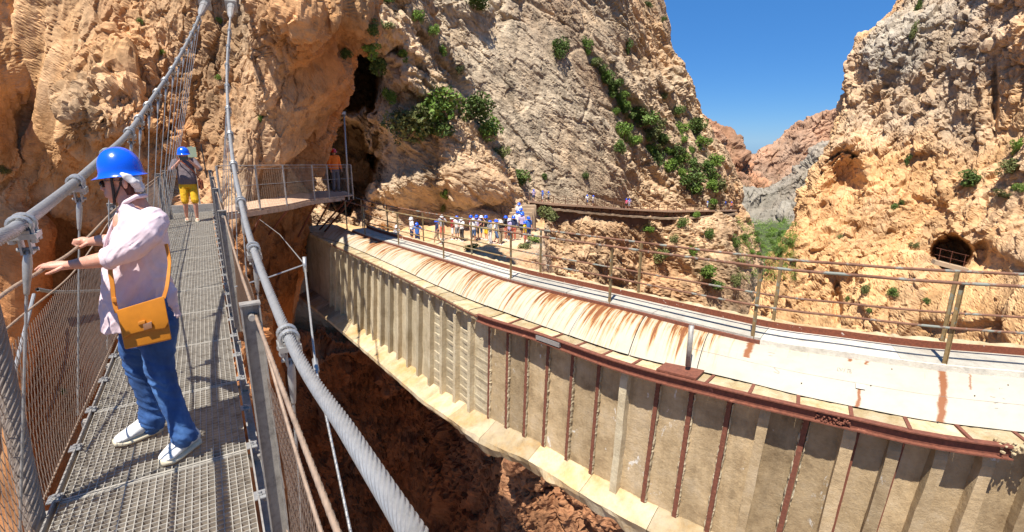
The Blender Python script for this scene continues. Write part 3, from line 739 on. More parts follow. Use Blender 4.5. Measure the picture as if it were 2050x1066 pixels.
V0px = [(560, 442), (640, 474), (683, 487), (760, 520), (880, 575), (960, 608), (1076, 650), (1211, 698), (1312, 726), (1402, 745), (1500, 768), (1600, 793), (1711, 816), (1852, 843), (2003, 862), (2200, 885), (2500, 915), (3000, 945), (4400, 1010)]
V1px = [(600, 425), (660, 446), (690, 458), (731, 475), (798, 496), (888, 524), (1022, 566), (1219, 615), (1500, 685), (1691, 716), (1872, 741), (2048, 757), (2250, 775), (2500, 800), (3000, 850), (4400, 960)]
def zr(px): return float(np.interp(px, [731, 798, 888, 1022, 1219, 1505], [-1.5, -1.48, -1.42, -1.27, -1.2, -1.1]))
V0 = smoothed_curve(np.array([onz(x, y, zt(x)+0.01) for x, y in V0px]), 900)
V1 = smoothed_curve(np.array([onz(x, y, zr(x)) for x, y in V1px]), 900)
def curve_at_y(Cv, y):   # both curves run towards smaller y, monotonic
    o_ = np.argsort(Cv[:, 1]); return np.array([np.interp(y, Cv[o_, 1], Cv[o_, 0]), y, np.interp(y, Cv[o_, 1], Cv[o_, 2])])
def across(s, Cv):
    """where the cross-section at s meets the curve Cv"""
    p = Tpt(s); t, n_ = frame(s); d = (Cv[:, :2]-p[:2]) @ t[:2]; i = int(np.argmin(np.abs(d)+1e3*(((Cv[:, :2]-p[:2]) @ n_[:2]) < -0.5)))
    return Cv[i]
# rib survey: pixel of top, lean (dx/dy), kind
ribs = [(x, 'c') for x in (653, 664, 675, 688, 700, 713, 726, 739, 754, 771, 788, 807, 828, 850, 874, 901, 930)]
ribs += [(965, 'r'), (1003, 'r'), (1042, 'r'), (1084, 'r'), (1134, 'r'), (1187, 'r'), (1243, 'c'), (1309, 'r'), (1379, 'r'), (1457, 'r'), (1537, 'c'), (1622, 'r'), (1712, 'c'), (1810, 'c'), (1911, 'c'), (2010, 'c'), (2120, 'c'), (2240, 'c')]
def lean(px): return float(np.interp(px, [640, 960, 1134, 1243, 1309, 1379, 1457, 1622, 1712, 1810, 1911, 2300], [-0.01, -0.015, -0.068, -0.10, -0.135, -0.15, -0.19, -0.25, -0.27, -0.33, -0.37, -0.38]))
def proj(p):
    q = np.array(p)-EYE; w = q @ FW; return 1025+FPX*(q @ RT)/w, 533-FPX*(q @ UP)/w
WALL = 0.22; RIBP = 0.105
def rib_foot(px):
    s0 = at_px(px); z1 = zbm(px); x0, y0 = proj(Pt(s0, WALL, zt(px)-0.25)); best = None
    for ds in np.linspace(-2.0, 0.6, 105):
        x1, y1 = proj(Pt(s0+ds, WALL, z1)); e = abs((x1-x0)-lean(px)*(y1-y0))
        if best is None or e < best[0]: best = (e, ds)
    return s0+best[1]
RF = [(at_px(x), rib_foot(x), k, x) for x, k in ribs]
for i, (sa, sb, k, x) in enumerate(RF):
    za, zb = zt(x)-0.10, zbm(x)-0.05; w = 0.10 if x < 700 else 0.125 if x < 940 else 0.085 if k == 'r' else 0.13
    mb = AQB(); 
    K = 10; rr = random.Random(i*13+5)
    secs = []
    for j in range(K+1):
        f = j/K; s_ = sa+(sb-sa)*f; z = za+(zb-za)*f; jit = lambda a: rr.uniform(-a, a)
        if k == 'c':
            pr_ = RIBP+0.012*rr.random() if f > 0.06 else 0.03
            secs.append([Pt(s_-w/2+jit(.004), WALL+0.03, z), Pt(s_-w/2+jit(.006), WALL-pr_, z), Pt(s_+w/2+jit(.006), WALL-pr_, z), Pt(s_+w/2+jit(.004), WALL+0.03, z)])
        else:
            ww = w*0.80
            secs.append([Pt(s_-ww/2, WALL+0.03, z), Pt(s_-ww/2, WALL-0.03, z), Pt(s_+ww/2, WALL-0.03, z), Pt(s_+ww/2, WALL+0.03, z)])
    vs = [q for sct in secs for q in sct]
    fs = [(4*j+a, 4*j+a+1, 4*j+5+a, 4*j+4+a) for j in range(K) for a in range(3)]+[(0, 1, 2, 3), (4*K, 4*K+3, 4*K+2, 4*K+1)]
    mb.add(vs, fs)
    o = mb.build('rib', (M_PANEL2 if x < 1300 else M_PANEL) if k == 'c' else M_RUST)
    if k == 'c' and x > 1580:                        # the bare bar seen beside a patched rib
        mb = AQB(); d_ = w*.5+.022
        mb.add([Pt(q+o_, WALL-p_, z) for q, z in ((sa+d_, za), (sb+d_, zb)) for o_, p_ in ((-.02, -.02), (-.02, .02), (.02, .02), (.02, -.02))], [(0, 1, 2, 3), (7, 6, 5, 4), (0, 4, 5, 1), (1, 5, 6, 2), (2, 6, 7, 3)]); mb.build('bare_bar', M_RUST, parent=o)
    if k == 'r':                                     # spalled concrete edges either side of the bare bar
        mb = AQB()
        for sg in (-1, 1):
            K2 = 70; secs = []
            for j in range(K2+1):
                f = j/K2; s_ = sa+(sb-sa)*f; z = za-0.18+(zb-za+0.18)*f
                e = max(0.002, 0.011+0.008*math.sin(j*.7+i)*math.sin(j*.23)+rr.gauss(0, 0.004)); pr_ = 0.034+rr.uniform(-0.012, 0.012)
                a0 = s_+sg*(w*0.40+rr.uniform(0, .006)); a1 = a0+sg*e
                secs.append([Pt(a1, WALL+0.02, z), Pt(a1, WALL-pr_*.6, z), Pt(a0, WALL-pr_, z), Pt(a0, WALL+0.02, z)])
            vs = [q for sct in secs for q in sct]
            mb.add(vs, [(4*j+a, 4*j+a+1, 4*j+5+a, 4*j+4+a) for j in range(K2) for a in range(3)])
        mb.build('broken_edge', M_PANEL2, parent=o)
# wall panels between ribs
bounds = [(at_px(600), at_px(600))]+[(a, b_) for a, b_, k, x in RF]+[(Send-0.3, Send-1.0)]
for i in range(len(bounds)-1):
    (a0, b0), (a1, b1) = bounds[i], bounds[i+1]; px = px_at(a0+0.01)
    nu, nv = (5, 12) if px < 950 else (10, 24)
    V = np.zeros((nv+1, nu+1, 3)); rr = random.Random(i+90)
    boards = 840 < px < 935
    for r_ in range(nv+1):
        f = r_/nv
        for c_ in range(nu+1):
            g = c_/nu; s_ = (a0+(b0-a0)*f)*(1-g)+(a1+(b1-a1)*f)*g; z = (zt(px)-0.08)*(1-f)+(zbm(px)-0.06)*f
            d = 0.008*rr.uniform(-1, 1)+0.03*math.sin(g*math.pi)**.5+0.015*fbm(np.array([[s_*1.3, z*1.3, i*3.3]]), 3, 77)[0]
            if i % 3 == 1 and px > 950: d += 0.012
            V[r_, c_] = Pt(s_, WALL+d, z)
    V -= AO; me = grid_mesh('wall_panel', V, True); pn = link('wall_panel', me, M_PANEL2 if px < 950 else M_PANEL, aq)
    if boards:
        mb = AQB(); nb = 8
        for j in range(nb):
            f0 = 0.22+0.76*j/nb; f1 = f0+0.055; s0_ = (a0+(b0-a0)*f0)+0.05; s1_ = (a1+(b1-a1)*f0)-0.05
            z = (zt(px)-0.08)*(1-f0)+(zbm(px)-0.06)*f0
            p = [Pt(s0_, WALL+.02, z), Pt(s1_, WALL+.02, z), Pt(s1_, WALL+.010, z-.03), Pt(s0_, WALL+.010, z-.03), Pt(s0_, WALL+.02, z-.11), Pt(s1_, WALL+.02, z-.11)]
            mb.add(p, [(0, 1, 2, 3), (3, 2, 5, 4), (0, 3, 4), (1, 5, 2)])
        mb.build('board_mark', M_PANEL2, parent=pn)
# inner core so that the wall is not paper thin
def strip(name, secf, s0, s1, step, mat, close=False, sm=False, uvf=None, parent=None):
    k = max(2, int((s1-s0)/step)); ss = np.linspace(s0, s1, k+1)
    V = np.array([secf(s_) for s_ in ss])
    if close: V = np.concatenate([V, V[:, :1]], 1)
    me = grid_mesh(name, V-AO, sm)
    if uvf:
        uv = me.uv_layers.new(name='UVMap'); nr, nc = V.shape[:2]
        li = np.zeros(len(me.loops), np.int32); me.loops.foreach_get('vertex_index', li)
        U = np.stack([np.repeat(ss, nc), np.tile(np.linspace(0, 1, nc), nr)], 1)[li]; uv.data.foreach_set('uv', U.reshape(-1).astype(np.float32))
    return link(name, me, mat, parent or aq)
DEP = 1.75
strip('core', lambda s_: [Pt(s_, WALL+0.12, zt(px_at(s_))-0.12), Pt(s_, DEP, zt(px_at(s_))-0.12), Pt(s_, DEP, zbm(px_at(s_))-0.1), Pt(s_, WALL+0.12, zbm(px_at(s_))-0.1)], at_px(585), Send-0.3, 0.3, M_PANEL, True)
# ledge: separate cast slabs with rusty steel strips between them, then the steel channel (or the worn lip) at its edge
def inner_of(s):
    p = across(s, V0); t, n_ = frame(s); return max(0.16, min(0.9, float((p-Tpt(s)) @ n_)))
IN_S = np.linspace(at_px(590), Send-0.4, 300); IN_V = np.array([inner_of(s) for s in IN_S])
IN_V = np.convolve(np.pad(IN_V, 6, mode='edge'), np.ones(13)/13, 'valid')
def inner(s): return float(np.interp(s, IN_S, IN_V))
s_ = at_px(620); i = 0; sj = []
while s_ < Send-0.6:
    L = 0.72 if px_at(s_) < 960 else 0.56
    e = s_+L-0.045; z = lambda q: zt(px_at(q))
    rr = random.Random(i*7+1); K = 8; V = []
    mb = AQB(); secs = []
    for j in range(K+1):
        q = s_+(e-s_)*j/K; o_ = 0.035+rr.uniform(-.012, .012); h = rr.uniform(-.008, .008)
        lip = 0.14 if px_at(q) < 950 else 0.10
        secs.append([Pt(q, inner(q)+0.06, z(q)-lip), Pt(q, o_, z(q)-lip+rr.uniform(-.02, .02)), Pt(q, o_-.012, z(q)-.02), Pt(q, o_+0.03, z(q)+h), Pt(q, inner(q)*.5, z(q)+h+rr.uniform(-.006, .006)), Pt(q, inner(q)+0.06, z(q)+h)])
    vs = [q for sct in secs for q in sct]
    mb.add(vs, [(6*j+a, 6*j+(a+1) % 6, 6*j+6+(a+1) % 6, 6*j+6+a) for j in range(K) for a in range(6)]+[(0, 1, 2, 3, 4, 5), tuple(6*K+q for q in (5, 4, 3, 2, 1, 0))])
    mb.build('ledge_slab', M_LEDGE)
    if px_at(s_) > 955:
        mb = AQB(); a, b_ = Pt(e+.022, 0.02, z(e)+0.006), Pt(e+.022, inner(e)+.02, z(e)+0.006); mb.beam(a, b_, 0.04, 0.03); mb.build('steel_strip', M_RUST)
    s_ += L; i += 1
Sr = at_px(955)
zf = lambda s: zt(px_at(s))
strip('channel_flange', lambda s: [Pt(s, 0.05, zf(s)+.012), Pt(s, -0.035, zf(s)+.012), Pt(s, -0.035, zf(s)-.004), Pt(s, 0.05, zf(s)-.004)], Sr, at_px(2030), 0.3, M_RUST, True)
strip('channel_web', lambda s: [Pt(s, 0.018, zf(s)-.004), Pt(s, 0.010, zf(s)-.004), Pt(s, 0.010, zf(s)-.125), Pt(s, 0.018, zf(s)-.125)], Sr, at_px(2030), 0.3, M_RUST, True)
strip('channel_flange', lambda s: [Pt(s, 0.05, zf(s)-.125), Pt(s, -0.04, zf(s)-.125), Pt(s, -0.04, zf(s)-.142), Pt(s, 0.05, zf(s)-.142)], Sr, at_px(2030), 0.3, M_RUST, True)
strip('lip_bar', lambda s: [Pt(s, 0.03, zf(s)-.05), Pt(s, 0.015, zf(s)-.05), Pt(s, 0.015, zf(s)-.075), Pt(s, 0.03, zf(s)-.075)], at_px(660), Sr, 0.3, M_RUST, True)
# splice plate, mesh bag of stones and cover plate on the channel
def plate(px0, px1, in0, in1, z0, z1, name, mat):
    s0, s1 = at_px(px0), at_px(px1); mb = AQB()
    v = [Pt(s_, i_, zf(s_)+zz) for s_ in (s0, s1) for i_, zz in ((in0, z0), (in1, z0), (in1, z1), (in0, z1))]
    mb.add(v, [(0, 1, 2, 3), (7, 6, 5, 4), (0, 4, 5, 1), (1, 5, 6, 2), (2, 6, 7, 3), (3, 7, 4, 0)]); return mb.build(name, mat)
plate(1076, 1124, -0.045, 0.0, -0.10, -0.02, 'splice_plate', M_GALV)
plate(1312, 1392, 0.02, 0.36, 0.02, 0.05, 'cover_plate', M_RUST)
rr = random.Random(3); mb = AQB()
for i in range(46):
    s_ = at_px(rr.uniform(1634, 1706)); mb.ball(Pt(s_, rr.uniform(-0.03, 0.0), zf(s_)-rr.uniform(0.02, 0.12)), rr.uniform(.010, .018), 6)
mb.build('stone_infill', M_RUST)
mb = AQB()
for i in range(60):
    s_ = at_px(rr.uniform(2000, 2090)); mb.ball(Pt(s_, rr.uniform(-0.06, 0.08), zf(s_)+rr.uniform(-0.07, 0.04)), (rr.uniform(.01, .03), rr.uniform(.01, .03), rr.uniform(.008, .02)), 6)
mb.build('broken_concrete', M_LEDGE)
# white vault in segments, walkway, kerb
def vault_sec(s):
    px = float(np.interp(s, V1L, V1X)); dl = float(np.interp(px, [640, 730, 1200, 1500, 1885, 2300], [20, 38, 46, 26, 4, 0]))
    b_ = np.array([np.interp(px, V1X, V1[:, i]) for i in range(3)]); a = np.array([np.interp(px-dl, V0X, V0[:, i]) for i in range(3)]); a[2] += 0.012; out = []
    w = (b_-a); w[2] = 0; Wd = np.linalg.norm(w); w /= Wd; H = b_[2]-a[2]
    for f in np.linspace(0, 1, 12):
        out.append(a+w*Wd*f+np.array((0, 0, H*(math.sin(f*math.pi/2)**0.85))))
    return out
V1X = smoothed_curve(np.array([[x, y] for x, y in V1px]), 900)[:, 0]; V0X = smoothed_curve(np.array([[x, y] for x, y in V0px]), 900)[:, 0]
V1L = np.r_[0, np.cumsum(np.linalg.norm(np.diff(V1[:, :2], axis=0), axis=1))]
def u_px(px): return float(np.interp(px, V1X, V1L))
S_POST1, S_POST2 = u_px(1505), u_px(1887)
def streak_mat():
    mt, n, b = new_mat('white_vault_paint')
    uv = n.nodes.new('ShaderNodeUVMap'); uv.uv_map = 'UVMap'
    sx = n.nodes.new('ShaderNodeSeparateXYZ'); n.links.new(uv.outputs[0], sx.inputs[0])
    def mp(s):
        m_ = n.nodes.new('ShaderNodeMapping'); m_.inputs['Scale'].default_value = s; n.links.new(uv.outputs[0], m_.inputs['Vector']); return m_.outputs[0]
    fine = noise_node(n, mp((13, 0.45, 1)), 1.0, 6, 0.72, 0.1)
    broad = noise_node(n, mp((0.9, 0.4, 1)), 1.0, 4, 0.7)
    # u runs along the aqueduct in metres: the far half is streaked, the near half nearly clean
    am = n.nodes.new('ShaderNodeMapRange'); am.inputs['From Min'].default_value = u_px(1250); am.inputs['From Max'].default_value = u_px(1640)
    am.inputs['To Min'].default_value = 0.085; am.inputs['To Max'].default_value = -0.12; n.links.new(sx.outputs[0], am.inputs['Value'])
    a1 = n.nodes.new('ShaderNodeMath'); a1.operation = 'ADD'; n.links.new(fine, a1.inputs[0]); n.links.new(am.outputs[0], a1.inputs[1])
    a2 = n.nodes.new('ShaderNodeMath'); a2.operation = 'MULTIPLY_ADD'; a2.inputs[1].default_value = 0.55; n.links.new(broad, a2.inputs[0]); n.links.new(a1.outputs[0], a2.inputs[2])
    # v = 1 at the crown: streaks start there
    vr = n.nodes.new('ShaderNodeMath'); vr.operation = 'MULTIPLY_ADD'; vr.inputs[1].default_value = 0.13; n.links.new(sx.outputs[1], vr.inputs[0]); n.links.new(a2.outputs[0], vr.inputs[2])
    c = ramp_node(n, vr.outputs[0], [(0.86, (0.47, 0.42, 0.33)), (0.94, (0.46, 0.35, 0.21)), (0.99, (0.42, 0.19, 0.05)), (1.05, (0.21, 0.07, 0.02))])
    g = noise_node(n, mp((1.6, 1.6, 1)), 2.0, 6, 0.7)
    c = mixc(n, 0.6, c, ramp_node(n, g, [(0.25, (.72, .68, .60)), (0.48, (.95, .93, .88)), (0.75, (1.0, 1.0, 1.0))]), 'MULTIPLY')
    for u0, wd, v0, v1, k_ in ((S_POST2, 0.055, -0.1, 1.1, 1.0), (S_POST1, 0.06, 0.45, 1.1, 0.9), (u_px(1728), 0.028, -0.1, 0.36, 0.8), (u_px(1940), 0.02, 0.55, 1.1, .45), (u_px(1700), 0.03, 0.86, 1.1, .8), (u_px(1735), 0.03, 0.84, 1.1, .7)):
        def M(op, a, b_=None, c_=None):
            x = n.nodes.new('ShaderNodeMath'); x.operation = op
            for i_, q in enumerate((a, b_, c_)):
                if q is None: continue
                if isinstance(q, (int, float)): x.inputs[i_].default_value = q
                else: n.links.new(q, x.inputs[i_])
            return x.outputs[0]
        wob = M('MULTIPLY_ADD', noise_node(n, mp((3, 3, 1)), 2.0, 5, .7), 0.10, -0.05)
        du = M('ABSOLUTE', M('ADD', M('SUBTRACT', sx.outputs[0], u0), wob)); k1 = M('SUBTRACT', 1.0, M('DIVIDE', du, wd)); 
        k2 = M('MULTIPLY', M('GREATER_THAN', sx.outputs[1], v0), M('LESS_THAN', sx.outputs[1], v1))
        kk = M('MULTIPLY', M('MULTIPLY', M('MAXIMUM', k1, 0.0), k2), 2.4*k_); kk = M('MINIMUM', M('MULTIPLY', kk, M('ADD', noise_node(n, mp((14, 6, 1)), 2.0, 5, .7), 0.35)), 1.0)
        c = mixc(n, kk, c, (0.24, 0.085, 0.028))
    sp_ = noise_node(n, mp((9, 9, 1)), 3.0, 2, .5); c = mixc(n, ramp_node(n, sp_, [(0.76, g3(0)), (0.79, g3(.75))]), c, (0.16, 0.10, 0.07))
    n.links.new(c, b.inputs['Base Color']); b.inputs['Roughness'].default_value = 0.7
    bump(n, b, noise_node(n, mp((12, 12, 1)), 1.5, 6, 0.6), 0.25, 0.006)
    return mt
M_VAULT = streak_mat()
seg = 1.15; s_ = u_px(672); i = 0
while s_ < u_px(2600):
    e = s_+seg-(0.012 if s_ < u_px(1350) else 0.004); lift = 0.0 if i % 2 or s_ > u_px(1350) else 0.006
    o = strip('vault_segment', lambda q: [p+np.array((0, 0, lift)) for p in vault_sec(q)], s_, e, 0.12, M_VAULT, sm=True, uvf=True)
    s_ += seg; i += 1
    if s_ > u_px(1350): seg = 4.6
# raised seams on the far, streaked part
s_ = u_px(700)
while s_ < u_px(1340):
    strip('vault_seam', lambda q: [p+np.array((0, 0, 0.012)) for p in vault_sec(q)], s_, s_+0.018, 0.018, M_VAULT, uvf=True, sm=True); s_ += 0.58
WK = 0.60
def V1f(s): 
    p = across(s, V1); t, n_ = frame(s); return p, n_
VS = np.linspace(at_px(640), Send-1.2, 260); VP = np.array([V1f(s)[0] for s in VS]); 
for c_ in range(3): VP[:, c_] = np.convolve(np.pad(VP[:, c_], 5, mode='edge'), np.ones(11)/11, 'valid') if c_ == 2 else VP[:, c_]
def VV(s, d, dz):
    p = np.array([np.interp(s, VS, VP[:, i]) for i in range(3)]); t, n_ = frame(s); q = p+n_*d; q[2] += dz; return q
s_a, s_m, s_e = at_px(662), at_px(1480), Send-1.5
strip('rust_angle', lambda s: [VV(s, -0.015, -0.02), VV(s, -0.015, 0.055), VV(s, 0.02, 0.055), VV(s, 0.02, -0.02)], s_a, s_m, 0.3, M_RUST, True)
strip('walkway_edge', lambda s: [VV(s, -0.02, -0.02), VV(s, -0.02, 0.085), VV(s, 0.03, 0.085), VV(s, 0.03, -0.02)], s_m, s_e, 0.3, M_WALKW, True)
s_ = s_a; 
while s_ < s_e-0.1:
    e = min(s_+1.9, s_e); strip('walkway_slab', lambda s: [VV(s, 0.02, 0.0), VV(s, 0.02, 0.088), VV(s, WK*.5, 0.098), VV(s, WK-.05, 0.092), VV(s, WK-.05, 0.0)], s_, e-0.01, 0.3, M_WALKW, True); s_ = e
strip('kerb_angle', lambda s: [VV(s, WK-.05, 0.0), VV(s, WK-.05, 0.19), VV(s, WK-.035, 0.19), VV(s, WK-.035, 0.0)], s_a, s_e, 0.25, M_RUSTW, True)
rk = random.Random(4)
strip('far_kerb', lambda s: [VV(s, WK-.03, 0.0), VV(s, WK-.03, 0.17+rk.uniform(-.02, .02)), VV(s, WK+.12, 0.18+rk.uniform(-.02, .02)), VV(s, WK+.15, 0.0), VV(s, WK+.15, -0.6), VV(s, WK-.03, -0.6)], s_a, s_e, 0.12, M_LEDGE, True)
# conduit along the walkway
strip('conduit', lambda s: [VV(s, .22+.008*math.cos(a), .103+.008*math.sin(a)) for a in np.linspace(0, 2*math.pi, 7)[:-1]], s_a+1, s_e, 0.3, M_GALV, True, sm=True)
# footing slab sloping out from the wall foot, with a broken edge
rf_ = random.Random(12)
fj = {}
def foot_sec(s, s0=None):
    px = px_at(s); z = zbm(px)+0.03
    j1, j2, j3 = (float(1.6*fbm(np.array([[s*1.7, k_*9.1, 0.3]]), 4, 31)[0]) for k_ in (1, 2, 3)); rough = float(np.interp(px, [640, 860, 1000], [0.006, 0.02, 0.07]))
    out = float(np.interp(px, [640, 760, 950, 1100], [0.50, 0.50, 0.44, 0.36]))
    return [Pt(s, WALL+0.10, z), Pt(s, WALL, z+j3*.008), Pt(s, WALL-out*.45, z-0.10+j1*rough*.4), Pt(s, WALL-out, z-0.20+j2*rough*.4), Pt(s, WALL-out+j1*rough, z-0.30+j3*rough),
            Pt(s, WALL-out*.8+j2*rough, z-0.42-abs(j1)*rough*2), Pt(s, WALL, z-0.60), Pt(s, DEP, z-0.62)]
s_ = at_px(600); 
while s_ < Send-0.6:
    e = min(s_+1.3, Send-0.5); strip('footing_slab', foot_sec, s_, e, 0.09, M_FOOT, True); s_ = e+0.008
# bolts, patch plate and scratched illegible marks on the near vault
VG = [(proj(p_), p_) for s_ in np.linspace(u_px(1380), u_px(2150), 260) for p_ in vault_sec(s_)]
VGA = np.array([q[0] for q in VG]); VGP = np.array([q[1] for q in VG])
def on_vault(px, py):
    d = (VGA[:, 0]-px)**2+(VGA[:, 1]-py)**2; i = np.argsort(d)[:4]; w_ = 1/(d[i]+1e-3); p_ = (VGP[i]*w_[:, None]).sum(0)/w_.sum()
    return p_+(EYE-p_)/np.linalg.norm(EYE-p_)*0.012
for px, py in ((1605, 768), (1785, 739), (1743, 775), (1951, 795), (1879, 842), (2018, 770)):
    mb = AQB(); mb.ball(on_vault(px, py), 0.009, 6); mb.build('bolt_head', M_HOLE)
def stroke_set(name, strokes, r_):
    mb = AQB()
    for st_ in strokes: mb.tube([on_vault(*q) for q in st_], r_, 4)
    mb.build(name, M_GRAF)['kind'] = 'stuff'
M_GRAF = simple_mat('faded_marker', (0.22, 0.19, 0.17), 0.9, 0, 0.2, 10, 0)
stroke_set('scratched_marks', [[(1678, 737), (1676, 740), (1679, 743)], [(1681, 738), (1684, 742), (1687, 739)], [(1689, 745), (1692, 738)], [(1696, 740), (1704, 742)], [(1698, 741), (1697, 747)], [(1701, 742), (1700, 748)], [(1703, 743), (1704, 747), (1702, 748)]], .0022)
stroke_set('scratched_marks', [[(1549, 739), (1554, 741), (1562, 744)], [(1550, 742), (1556, 745), (1560, 748)], [(1537, 705), (1551, 707)], [(1539, 711), (1547, 712)]], .0018)
stroke_set('scratched_marks', [[(1983, 791), (1986, 798), (1993, 797)], [(1990, 803), (1998, 806)], [(1999, 803), (1991, 810)], [(1992, 816), (1999, 815)], [(2002, 775), (2001, 781)], [(2006, 776), (2006, 780)], [(2007, 800), (2013, 802)], [(2008, 809), (2015, 811)]], .0018)
a, b_, c_, d_ = on_vault(1713, 768), on_vault(1733, 771), on_vault(1732, 782), on_vault(1713, 779)
mb = AQB(); up_n = (EYE-a)/np.linalg.norm(EYE-a); mb.add([a, b_, c_, d_, a+up_n*.012, b_+up_n*.012, c_+up_n*.012, d_+up_n*.012], [(0, 1, 2, 3), (4, 5, 6, 7), (0, 1, 5, 4), (1, 2, 6, 5), (2, 3, 7, 6), (3, 0, 4, 7)]); mb.build('patch_plate', M_WALKW)
strip('long_seam', lambda s: [vault_sec(s)[4]+np.array((0, 0, .004)), vault_sec(s)[4]+np.array((-.003, 0, .001))], u_px(1400), u_px(2200), 0.3, M_GRAF)
# stub pipe on the ledge
p = Pt(at_px(1405), 0.26, -1.48); p = onz(1377, 733, -1.40)
mb = AQB(); mb.tube([p, p+np.array((0, 0, 0.62))], 0.038, 10); mb.build('stub_pipe', M_POST, True)

# ---- the two railings
def railing(name, label, base_off, post_px, hts, mat_p, far):
    root = empty(name, VV(at_px(900), base_off, 0), label=label, cat='railing', group='rusty railings along the aqueduct walkway')
    O = np.array(root.location)
    def srch(px):      # s whose railing post projects to px
        ss = np.linspace(at_px(650), s_e, 700); X = [proj(VV(q, base_off, 0.0))[0] for q in ss]; return float(np.interp(px, X, ss))
    SS = [srch(x) for x in post_px]
    for s_ in SS:
        a = VV(s_, base_off, -0.02 if not far else -0.1); b_ = a+np.array((0, 0, hts(s_)+(.02 if not far else .10))); t, n_ = frame(s_)
        mb = MB(); a, b_ = a-O, b_-O
        mb.beam(a, b_, 0.046, 0.008, up=n_); mb.beam(a+t*0.021, b_+t*0.021, 0.006, 0.046, up=n_); mb.build('post', mat_p, root)
        mb = MB(); mb.beam(a+np.array((0, 0, 0.005)), a+np.array((0, 0, 0.03)), 0.11, 0.09, up=n_); mb.build('base_plate', M_RUST, root)
    S0, S1 = SS[0]-(0.9 if not far else 1.2), s_e
    for k, (hf, rad) in enumerate(((1.0, 0.021), (0.50, 0.017))):
        q = S0; step = 3.6
        while q < S1-0.2:
            e = min(q+step, S1); pts = [VV(u, base_off-(0.026 if not far else -0.026), hts(u)*hf+(0.004 if hf == 1 else 0)) - O for u in np.linspace(q, e, 14)]
            mb = MB(); mb.tube(pts, rad, 8); mb.build('top_rail' if k == 0 else 'mid_rail', M_RAIL if (int(q) % 3) else mat_p, root, True); q = e
    return root
hn = lambda s: float(np.interp(px_at(s), [700, 960, 2050], [1.08, 1.12, 1.16]))
railing('aqueduct_railing', 'rusty angle-iron railing on the near edge of the aqueduct walkway, above the white vault', 0.03, (680, 731, 798, 888, 1022, 1219, 1505, 1887, 2300), hn, M_RAILY, False)
railing('aqueduct_railing', 'rusty angle-iron railing on the far edge of the aqueduct walkway, beyond the white path', WK+0.05, (717, 777, 848, 944, 1081, 1276, 1545, 1880, 2290), hn, M_RAILY, True)
# ================================================================ board walk bolted to the west cliff
M_WOOD = simple_mat('boardwalk_wood', (0.52, 0.34, 0.22), 0.8, 0, 0.3, 6, 0.5, 0.006, col2=(0.34, 0.20, 0.12))
M_WOODD = simple_mat('dark_boards', (0.20, 0.105, 0.06), 0.85, 0, 0.4, 2.0, 0.5, 0.02)
M_OLD = simple_mat('old_path_concrete', (0.42, 0.30, 0.19), 0.9, 0, 0.3, 1.2, 0.5, 0.03)
M_MASON = simple_mat('dark_masonry', (0.17, 0.095, 0.055), 0.9, 0, 0.45, 0.8, 0.6, 0.05)
bw = empty('boardwalk', onz(600, 404, -0.2), label='short timber boardwalk on steel brackets bolted to the orange cliff face', cat='boardwalk')
BO = np.array(bw.location)
outE = smoothed_curve(np.array([onz(432, 432, 0.0), onz(446, 427, 0.0), onz(491, 421, -0.02), onz(575, 409, -0.1), onz(629, 398.5, -0.2), onz(707, 390.5, -0.3)]), 200)
inE = smoothed_curve(np.array([onz(440, 418, 0.0), onz(460, 412, 0.0), onz(500, 404, -0.02), onz(560, 394, -0.1), onz(625, 383, -0.2), onz(690, 383, -0.3)]), 200)
k = 60
for i in range(k):
    a0, a1 = outE[int(i*199/k)], outE[int((i+1)*199/k)]; b0, b1 = inE[int(i*199/k)], inE[int((i+1)*199/k)]
    a0 = a0+(a1-a0)*0.04; b0 = b0+(b1-b0)*0.04; h = 0.004*rng.random()
    mb = MB(); top = [a0, a1, b1, b0]; v = [q-BO+np.array((0, 0, h)) for q in top]+[q-BO-np.array((0, 0, 0.045)) for q in top]
    mb.add(v, [(0, 1, 2, 3), (7, 6, 5, 4), (0, 4, 5, 1), (1, 5, 6, 2), (2, 6, 7, 3), (3, 7, 4, 0)]); mb.build('plank', M_WOOD, bw)
mb = MB()
for i in range(0, 190, 10): mb.beam(outE[i]-BO-np.array((0, 0, .12)), outE[i+9]-BO-np.array((0, 0, .12)), 0.05, 0.13, e=.02)
mb.build('edge_beam', M_WOOD, bw)
bpx = [(446, 427), (522, 416), (575, 409), (631, 398), (660, 395), (697, 391), (707, 390.5)]
tops = []
for px, py in bpx:
    j = int(np.argmin([abs(proj(q)[0]-px) for q in outE])); a = outE[j]-BO; b_ = a+np.array((0, 0, 1.16)); tops.append(b_)
    mb = MB(); mb.beam(a-np.array((0, 0, .18)), b_, 0.055, 0.03, up=RT); mb.build('post', M_GALV, bw)
for hf, r_ in ((1.0, 0.010), (0.55, 0.006), (0.92, 0.005)):
    mb = MB(); mb.tube([t-np.array((0, 0, 1.16*(1-hf))) for t in tops], r_, 5); mb.build('rail_rope', M_GALV, bw)
mb = MB()
for j in range(len(tops)-1):
    A, B = tops[j], tops[j+1]; L = np.linalg.norm(B-A); kk = int(L/0.085)
    for i in range(kk):
        for sg in (0, 1):
            f0 = i/kk; f1 = min(1, (i+5)/kk); 
            p, q = A+(B-A)*f0, A+(B-A)*f1
            (p if sg else q)[2] -= 1.12
            mb.tube([p, q], 0.0018, 3, False)
o = mb.build('mesh_panel', M_WIRE, bw); o['kind'] = 'stuff'
